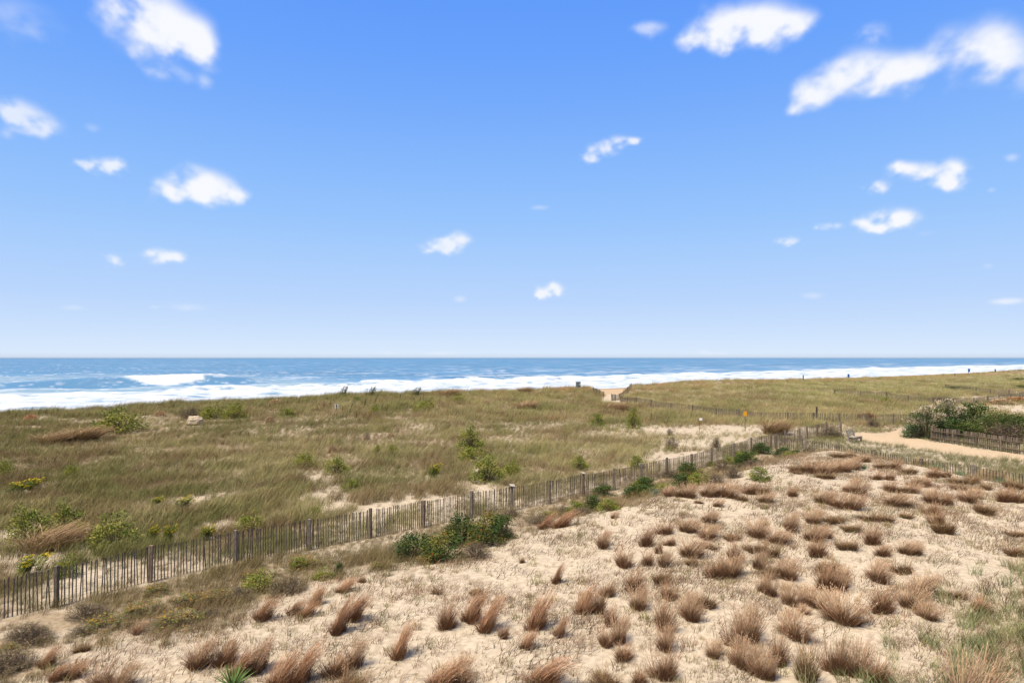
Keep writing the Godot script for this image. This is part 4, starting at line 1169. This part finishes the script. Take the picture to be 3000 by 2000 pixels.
		"rod", "tall":
			var stems := 22 if kind == "rod" else 12
			for k in stems:
				var a := rng.randf() * TAU
				var root := Vector3(cos(a), 0, sin(a)) * rng.randf_range(0.02, 0.3)
				var hgt := rng.randf_range(0.6, 1.0)
				var lean := (Vector3(root.x, 0, root.z).normalized() * 0.5 + WIND * 0.8).normalized()
				var p := root
				var tilt := 0.05
				var gc: Color = ([Color(0.12, 0.16, 0.03), Color(0.16, 0.19, 0.04), Color(0.09, 0.13, 0.03)] if kind == "rod" else [Color(0.06, 0.085, 0.03), Color(0.09, 0.11, 0.035), Color(0.045, 0.06, 0.03)])[k % 3]
				for seg in 7:
					var dir := lean * sin(tilt) + Vector3.UP * cos(tilt)
					var e := p + dir * hgt / 7.0
					s.stick(p, e, 0.007, 0.006, gc * 0.8)
					for j in 7:
						var ang := rng.randf() * TAU
						var od := (Vector3(cos(ang), 0.5, sin(ang))).normalized()
						f.leaf(p.lerp(e, rng.randf()), od, Vector3.UP, rng.randf_range(0.09, 0.16), 0.028, vary(gc, 0.2))
					p = e
					tilt += 0.09
				if (kind == "rod" and k % 3 != 2) or (kind == "tall" and k % 4 == 0):
					for j in 26:
						var q := p + (lean * 0.5 + Vector3.UP * 0.5) * rng.randf_range(-0.13, 0.06) + rand_dir() * 0.035
						x.leaf(q, rand_dir(), rand_dir(), 0.045, 0.03, vary(Color(0.50, 0.36, 0.02) if kind == "rod" else Color(0.4, 0.36, 0.12), 0.2))
			out["flower_heads"] = x.mesh(leaf_mat)
		"mound":
			var base: Color = [Color(0.42, 0.24, 0.135), Color(0.39, 0.28, 0.18), Color(0.32, 0.20, 0.125)][rng.randi() % 3]
			for k in 650:
				var c := in_dome(0.35) * Vector3(0.92, 0.85, 0.92)
				var dir := Vector3(c.x + rng.randfn() * 0.15, 0, c.z + rng.randfn() * 0.15).normalized()
				f.blade(c * 0.8, dir, 0.2, 0.5 + Vector2(c.x, c.z).length() * 2.0, rng.randf_range(0.12, 0.24), 0.022, vary(base, 0.25), 2, 0.4)
			s.stick(Vector3(0, -0.05, 0), Vector3(0.02, 0.3, 0), 0.03, 0.015, Color(0.13, 0.09, 0.06))
		"grass":
			for k in 900:
				var a := rng.randf() * TAU
				var r := sqrt(rng.randf()) * 0.42
				var p := Vector3(cos(a) * r, 0, sin(a) * r)
				var lean := (p * 1.4 + WIND * rng.randf_range(0.1, 1.0) + Vector3(rng.randfn(), 0, rng.randfn()) * 0.45)
				lean.y = 0.0
				f.blade(p, lean.normalized(), rng.randf_range(0.1, 0.6), rng.randf_range(0.9, 1.9), rng.randf_range(0.45, 1.1), 0.013, vary([Color(0.225, 0.145, 0.08), Color(0.275, 0.19, 0.105), Color(0.18, 0.12, 0.068)][k % 3], 0.2), 4, 0.15)
			for k in 60:
				var a := rng.randf() * TAU
				var p := Vector3(cos(a), 0, sin(a)) * rng.randf_range(0.05, 0.35)
				s.blade(p, (WIND + Vector3(rng.randfn(), 0, rng.randfn()) * 0.4).normalized(), 0.15, 1.1, rng.randf_range(0.7, 1.1), 0.01, vary(Color(0.31, 0.21, 0.12), 0.2), 4, 1.0)
	out["foliage"] = f.mesh(leaf_mat)
	out["stems" if kind != "grass" else "stalks"] = s.mesh(grass_mat)
	return out

func build_shrubs() -> void:
	var pool := {}
	var names := {"leafy": "shrub", "dark": "evergreen_shrub", "hedge": "hedge_shrub", "rose": "rose_shrub", "plume": "groundsel_bush", "grey": "low_shrub", "red": "sumac_sapling", "twig": "twiggy_shrub", "vine": "vine", "rod": "goldenrod", "tall": "weed", "mound": "mound_plant", "grass": "grass_mound"}
	for e in SHRUBS:
		var kind: String = e[0]
		if not pool.has(kind):
			pool[kind] = []
			for k in (4 if kind in ["leafy", "twig", "dark", "mound"] else 2):
				pool[kind].append(shrub_meshes(kind))
		var o := thing(names[kind], on_land(e[1], e[2], -0.02), rng.randf_range(-0.6, 0.6))
		tag(o, e[5], "plant" if kind in ["rod", "vine", "tall", "mound", "grass", "grey"] else "shrub", "brush on the sand bank under the long fence" if "on the bank beneath" in e[5] else ("brush between the fence corner and the dune" if "below the fence corner" in e[5] else ""))
		var set: Dictionary = pool[kind][rng.randi() % pool[kind].size()]
		var up := 1.22 if kind in ["leafy", "rod", "tall", "mound"] and fence_s(e[1], e[2]) < -1.0 else 1.0
		var w: float = e[3] * up
		var h: float = e[4] * up * (1.15 if kind == "mound" else 1.0)
		for n in set:
			var p := part(n, set[n], o, Transform3D(Basis.from_scale(Vector3(w, h, w * 0.9)), Vector3.ZERO))
			if n in ["flower_heads", "rose_hips", "plumes"]: p.set_meta("kind", "stuff")

func clump_meshes(style: int) -> Dictionary:
	var leaves := MB.new()
	var stalks := MB.new()
	var windy: float = [0.2, 1.35, 0.3, 0.45][style]
	var leaf_cols: Array = [[Color(0.14, 0.078, 0.05), Color(0.18, 0.105, 0.066), Color(0.105, 0.06, 0.04), Color(0.24, 0.152, 0.096)], [Color(0.16, 0.087, 0.054), Color(0.205, 0.117, 0.07), Color(0.12, 0.066, 0.042), Color(0.25, 0.153, 0.092)], [Color(0.125, 0.076, 0.046), Color(0.16, 0.102, 0.06), Color(0.097, 0.06, 0.038), Color(0.168, 0.122, 0.062)], [Color(0.145, 0.084, 0.055), Color(0.185, 0.112, 0.072), Color(0.112, 0.066, 0.045), Color(0.255, 0.168, 0.112)]][style]
	var stalk_cols: Array = [[Color(0.26, 0.16, 0.10), Color(0.32, 0.215, 0.138)], [Color(0.29, 0.168, 0.104), Color(0.345, 0.218, 0.138)], [Color(0.23, 0.16, 0.092), Color(0.29, 0.205, 0.125)], [Color(0.345, 0.24, 0.158), Color(0.40, 0.295, 0.205)]][style]
	# a tussock of several crowns, each a fan of stiff leaves
	var crowns := []
	for k in 7:
		var a := rng.randf() * TAU
		var r := sqrt(rng.randf()) * 0.26
		crowns.append([Vector3(cos(a) * r, -0.02, sin(a) * r), rng.randf_range(0.75, 1.15)])
	for k in 800:
		var cr: Array = crowns[k % 7]
		var a := rng.randf() * TAU
		var r := sqrt(rng.randf()) * 0.13
		var p: Vector3 = cr[0] + Vector3(cos(a) * r, 0, sin(a) * r)
		var lean := p * 1.6 + Vector3(cos(a), 0, sin(a)) * r * 3.0 + WIND * windy * rng.randf_range(0.1, 0.6) + Vector3(rng.randfn(), 0, rng.randfn()) * 0.22
		lean.y = 0.0
		var out := clampf(Vector2(p.x, p.z).length() / 0.34, 0.0, 1.0)
		leaves.blade(p, lean.normalized(), rng.randf_range(0.0, 0.25) + out * 0.5, rng.randf_range(0.3, 1.0) + out * 0.6, rng.randf_range(0.3, 0.66) * cr[1], 0.0115, vary(leaf_cols[k % 4], 0.25), 2, 0.15)
	var n: int = [130, 230, 50, 170][style]
	for k in n:
		var cr: Array = crowns[k % 7]
		var a := rng.randf() * TAU
		var r := sqrt(rng.randf()) * 0.1
		var p: Vector3 = cr[0] + Vector3(cos(a) * r, 0, sin(a) * r)
		var lean := p * 1.3 + WIND * windy * rng.randf_range(0.4, 1.0) + Vector3(rng.randfn(), 0, rng.randfn()) * 0.14
		lean.y = 0.0
		lean = lean.normalized()
		var length: float = rng.randf_range(0.6, 1.08) * cr[1] * (1.25 if style == 1 else 1.0)
		var t0 := rng.randf_range(0.03, 0.25) + Vector2(p.x, p.z).length() * 0.6
		var t1 := t0 + rng.randf_range(0.05, 0.5) + windy * 0.38
		stalks.blade(p, lean, t0, t1, length, 0.0085, vary(stalk_cols[k % 2], 0.2), 4, 1.0)
		if style == 3 or k % 5 == 0:
			# feathery seed heads toward the top of the stalk
			var tm := (t0 + t1) * 0.5
			for j in 4:
				var g := length * (1.0 - 0.11 * j)
				stalks.leaf(p + (lean * sin(tm) + Vector3.UP * cos(tm)) * g, (lean * sin(t1) + Vector3.UP * cos(t1) + rand_dir() * 0.35).normalized(), rand_dir(), 0.10, 0.016, vary(Color(0.42, 0.315, 0.225), 0.15))
	return {"leaves": leaves.mesh(russet_mat), "stalks": stalks.mesh(russet_mat)}

func build_clumps() -> void:
	var pool := []
	for style in 4:
		var a := []
		for k in 3: a.append(clump_meshes(style))
		pool.append(a)
	var sizes := ["tiny", "small", "middling", "large"]
	var looks := ["russet bunchgrass clump", "windswept russet bunchgrass clump", "dark brown bunchgrass tussock", "pale-plumed bunchgrass clump"]
	for e in CLUMPS:
		var w: float = e[2]
		var h: float = e[3]
		var style := 0
		var u := rng.randf()
		if e[0] < 2.0: style = 1 if u < 0.65 else (3 if u < 0.8 else 0)
		else: style = 3 if u < 0.42 else (0 if u < 0.85 else 2)
		if h < w * 0.6: style = 2
		var size := 0 if w < 0.5 else (1 if w < 0.72 else (2 if w < 0.95 else 3))
		var near := 99.0
		for g in CLUMPS:
			if g != e: near = minf(near, Vector2(g[0] - e[0], g[1] - e[1]).length() - (g[2] + w) * 0.5)
		var company := "touching another clump" if near < 0.0 else ("close to another clump" if near < 0.45 else "standing apart")
		var where := "on the bare sand dune"
		if Vector2(e[0] + 1.7, e[1] - 26.0).length() < 4.2: where = "near the rose thicket"
		elif side_s(e[0], e[1]) < 3.6: where = "along the path fence"
		elif corner_green(e[0], e[1]) > 0.35: where = "among the green beach grass"
		elif fence_t(e[0], e[1]) > 37.0: where = "near the fence corner"
		elif fence_s(e[0], e[1]) < 8.5: where = "facing the long fence"
		elif e[1] < 17.0: where = "low on the near slope"
		elif e[1] > 27.0: where = "high on the dune back"
		var build := "tall " if h > w * 1.15 else ("squat " if h < w * 0.7 else "")
		var o := thing("bunchgrass_clump", on_land(e[0], e[1]), rng.randf_range(-0.5, 0.5))
		tag(o, "%s %s%s %s %s" % [sizes[size], build, looks[style], company, where], "grass clump", "bunchgrass clumps on the sand dune")
		var set: Dictionary = pool[style][rng.randi() % 3]
		for n in set:
			part(n, set[n], o, Transform3D(Basis.from_scale(Vector3(w * 1.16, h * 1.14, w * 1.16)), Vector3.ZERO))

func build_yuccas() -> void:
	var labels := ["big blue-green yucca in front of the path fence pickets", "small blue-green yucca among russet bunchgrass on the dune top", "green yucca at the foot of the path fence", "green yucca rosette alone on the near slope below windswept bunchgrass", "small green yucca between two bigger ones by the path fence"]
	for k in YUCCAS.size():
		var e: Array = YUCCAS[k]
		var o := thing("yucca", on_land(e[0], e[1]))
		tag(o, labels[k], "plant")
		var w: float = e[2]
		for j in 46:
			var b := MB.new()
			var a := j * 2.39996
			var el := 0.15 + 1.25 * (j / 46.0)
			var dir := Vector3(cos(a), 0, sin(a))
			b.blade(dir * 0.02, dir, el * 0.9, el + 0.12, w * rng.randf_range(0.5, 0.68), w * 0.05, vary(Color(0.085, 0.145, 0.075) if k != 3 else Color(0.12, 0.19, 0.06), 0.2), 3, 0.05)
			part("leaf", b.mesh(leaf_mat), o)
	

# ---------- grass nobody could count ----------
func tuft(blades: int, r: float, h: float, w: float, windy: float, segs: int) -> ArrayMesh:
	var b := MB.new()
	for k in blades:
		var a := rng.randf() * TAU
		var rr := sqrt(rng.randf()) * r
		var p := Vector3(cos(a) * rr, -0.03, sin(a) * rr)
		var lean := WIND * windy + Vector3(rng.randfn(), 0, rng.randfn()) * 0.72
		lean.y = 0.0
		var v := 1.0 + rng.randf_range(-0.3, 0.3)
		b.blade(p, lean.normalized(), rng.randf_range(0.1, 0.5), rng.randf_range(0.7, 1.5), h * rng.randf_range(0.6, 1.15), w, Color(v * rng.randf_range(0.92, 1.08), v, v * rng.randf_range(0.85, 1.1)), segs, 0.1)
	return b.mesh(grass_mat)

func scatter(called: String, label: String, category: String, m: Mesh, ts: Array, cs: PackedColorArray) -> void:
	if ts.is_empty(): return
	var mm := MultiMesh.new()
	mm.transform_format = MultiMesh.TRANSFORM_3D
	mm.use_colors = true
	mm.mesh = m
	mm.instance_count = ts.size()
	for k in ts.size():
		mm.set_instance_transform(k, ts[k])
		mm.set_instance_color(k, cs[k])
	var o := MultiMeshInstance3D.new()
	o.name = numbered(called)
	o.multimesh = mm
	add_child(o)
	tag(o, label, category, "", "stuff")

func grass_tint(x: float, d: float) -> Color:
	var olive := Color(0.168, 0.160, 0.061)
	var straw := Color(0.290, 0.250, 0.118)
	var brown := Color(0.205, 0.148, 0.080)
	var green := Color(0.27, 0.265, 0.11)
	var russet := Color(0.31, 0.195, 0.095)
	var a := patch.get_noise_2d(x * 1.3, d * 1.3) + rng.randfn() * 0.2
	var b := patch.get_noise_2d(x * 2.6 + 500.0, d * 2.6) * 0.7 + patch.get_noise_2d(x * 7.0 + 90.0, d * 7.0) * 0.6 + rng.randfn() * 0.14
	var c := olive.lerp(straw, sstep(-0.3, 0.3, a)).lerp(brown, sstep(-0.05, 0.35, b) * 0.9)
	var q := shore_q(x, d)
	var r := shore_r(x, d)
	c = c.lerp(olive, 0.55 * sstep(-95.0, -74.0, q) * sstep(-70.0, -110.0, r))
	var back := sstep(-70.0, -40.0, r) * sstep(-122.0, -108.0, q)
	c = c.lerp(green, back * 0.7 * sstep(-0.25, 0.2, a + 0.1))
	c = c.lerp(russet, sstep(-92.0, -76.0, q) * sstep(-125.0, -70.0, r) * sstep(-0.1, 0.4, b + 0.15) * 0.8)
	return vary(c, 0.2)

func build_grass() -> void:
	var near := []
	for k in 4: near.append(tuft(26, 0.24, 0.62, 0.011, 0.9, 3))
	var far := []
	for k in 3: far.append(tuft(46, 0.7, 0.9, 0.022, 1.0, 2))
	var ts := [[], [], [], [], [], [], []]
	var cs := [PackedColorArray(), PackedColorArray(), PackedColorArray(), PackedColorArray(), PackedColorArray(), PackedColorArray(), PackedColorArray()]
	# nothing else grows where a shrub or the boulder stands
	var taken := {}
	var stands := [[-31.6, 68.2, 1.9], [-31.4, 67.3, 1.5], [-20.6, 80.0, 1.2]]
	for e in SHRUBS:
		if fence_s(e[1], e[2]) < 0.0: stands.append([e[1], e[2], e[3]])
	for e in stands:
		var rr: float = e[2] * 0.5
		for gx in range(int(floor((e[0] - rr) * 2.0)), int(ceil((e[0] + rr) * 2.0)) + 1):
			for gd in range(int(floor((e[1] - rr) * 2.0)), int(ceil((e[1] + rr) * 2.0)) + 1):
				if Vector2(gx * 0.5 + 0.25 - e[0], gd * 0.5 + 0.25 - e[1]).length() < rr + 0.1: taken[Vector2i(gx, gd)] = true
	var d := 9.0
	while d < 380.0:
		var sp := 0.185 * pow(d / 30.0, 0.9)
		if d > 75.0: sp *= 1.5
		var x := -0.85 * d - 6.0
		var lim := 0.86 * d + 7.0
		while x < lim:
			var px := x + rng.randf_range(-0.5, 0.5) * sp
			var pd := d + rng.randf_range(-0.5, 0.5) * sp
			x += sp
			var s := fence_s(px, pd)
			var sd := side_s(px, pd)
			if s > 7.0 and sd > 2.0: continue
			var q := shore_q(px, pd)
			if q > -60.0: continue
			if on_path(px, pd) or taken.has(Vector2i(floori(px * 2.0), floori(pd * 2.0))): continue
			var keep := 1.0
			var dune := s > 0.0 and sd > 0.0
			var n := patch.get_noise_2d(px * 3.0, pd * 3.0)
			if dune:
				var m := n + 0.5 * fine.get_noise_2d(px * 0.9, pd * 0.9)
				keep = 0.78 * sstep(7.0, 2.8, s + m * 3.0) * sstep(-0.4, 0.1, m + 0.1)
			else:
				keep = 1.0 - bare(px, pd) * 0.97
				keep *= 0.72 + 0.28 * sstep(-0.42, -0.05, n)
				keep *= lerpf(0.14, 0.75, sstep(3.0, 12.0, fence_t(px, pd))) + lerpf(0.86, 0.25, sstep(3.0, 12.0, fence_t(px, pd))) * sstep(-0.6, -3.6, s + n * 2.5) if sd > -1.0 else 1.0
				if sd < 0.0 and pd < 62.0 and px > 22.0: keep *= 0.8
			# the walkway trodden through the dune gap
			var gap := absf(gap_off(px, pd))
			if q > -96.0 and gap < 2.6 + 1.0 * n: continue
			if q > -70.0: keep *= sstep(-58.0, -66.0, q)
			if rng.randf() > keep: continue
			var sc := rng.randf_range(0.65, 1.15)
			sc *= 0.95 + 0.75 * patch.get_noise_2d(px * 5.0 + 77.0, pd * 5.0)
			if dune: sc *= 0.58
			elif s > -4.0: sc *= 0.75
			elif sd < 0.0 and pd < 62.0: sc *= 0.6
			var v := rng.randi() % 4 if pd < 75.0 else 4 + rng.randi() % 3
			var bs := Basis.from_euler(Vector3(0, rng.randf_range(-0.5, 0.5), 0)).scaled(Vector3(sc, sc * rng.randf_range(0.8, 1.1), sc))
			ts[v].append(Transform3D(bs, on_land(px, pd)))
			var c := grass_tint(px, pd)
			if dune: c = c.lerp(Color(0.175, 0.125, 0.066), 0.65)
			elif sd < 0.0 and pd < 62.0 and px > 22.0: c = c.lerp(Color(0.12, 0.12, 0.055), 0.75)
			cs[v].push_back(c)
		d += sp
	var total := 0
	for v in 7:
		total += ts[v].size()
		scatter("dune_grass", "windblown olive and straw dune grass covering the meadow between fence and sea" if v < 4 else "windblown olive and green grass covering the far dunes", "grass", near[v] if v < 4 else far[v - 4], ts[v], cs[v])
	# low tufts and litter on the open sand
	var low := tuft(22, 0.1, 0.16, 0.009, 0.5, 2)
	var t2 := []
	var c2 := PackedColorArray()
	var t3 := []
	var c3 := PackedColorArray()
	var flat := tuft(60, 0.34, 0.26, 0.009, 1.0, 2)
	for k in 34000:
		var px := rng.randf_range(-24.0, 34.0)
		var pd := rng.randf_range(6.0, 52.0)
		if absf(px) > 0.85 * pd + 5.0: continue
		var s := fence_s(px, pd)
		if s < 2.0 or side_s(px, pd) < 0.5: continue
		var n := patch.get_noise_2d(px * 4.0, pd * 4.0)
		if rng.randf() > 0.3 + 0.7 * sstep(-0.4, 0.3, n): continue
		var sc := 0.35 + 1.6 * pow(rng.randf(), 2.8)
		var c: Color = [Color(0.24, 0.20, 0.085), Color(0.19, 0.125, 0.08), Color(0.25, 0.175, 0.10), Color(0.17, 0.155, 0.055)][rng.randi() % 4]
		if rng.randf() < 0.6:
			t2.append(Transform3D(Basis.from_euler(Vector3(0, rng.randf_range(-1.5, 1.5), 0)).scaled(Vector3(sc, sc, sc)), on_land(px, pd)))
			c2.push_back(vary(c, 0.2))
		else:
			t3.append(Transform3D(Basis.from_euler(Vector3(0, rng.randf_range(-0.6, 0.6), 0)).scaled(Vector3(sc * 1.3, sc * 0.6, sc * 1.3)), on_land(px, pd)))
			c3.push_back(vary([Color(0.19, 0.125, 0.082), Color(0.23, 0.165, 0.105), Color(0.16, 0.115, 0.08)][k % 3], 0.25))
	scatter("sand_tuft", "tiny straw and olive tufts dotted over the bare sand dune", "grass", low, t2, c2)
	scatter("grass_litter", "flattened brown grass litter lying on the bare sand dune", "grass", flat, t3, c3)
	# green beach grass on the near slope
	var tall := tuft(40, 0.22, 0.66, 0.012, 0.5, 4)
	var t4 := []
	var c4 := PackedColorArray()
	for k in 7000:
		var px := rng.randf_range(4.0, 26.0)
		var pd := rng.randf_range(8.0, 24.0)
		if rng.randf() > corner_green(px, pd) * 0.62 + 0.002: continue
		var sc := rng.randf_range(0.5, 1.05)
		t4.append(Transform3D(Basis.from_euler(Vector3(0, rng.randf() * TAU, 0)).scaled(Vector3(sc, sc, sc)), on_land(px, pd)))
		var g: Color = [Color(0.17, 0.205, 0.085), Color(0.26, 0.235, 0.115), Color(0.23, 0.16, 0.10), Color(0.20, 0.22, 0.10)][rng.randi() % 4]
		c4.push_back(vary(g, 0.18))
	scatter("beach_grass", "green and straw beach grass thick on the near slope of the sand dune", "grass", tall, t4, c4)
	print("grass tufts ", total, " ", t2.size(), " ", t3.size(), " ", t4.size())
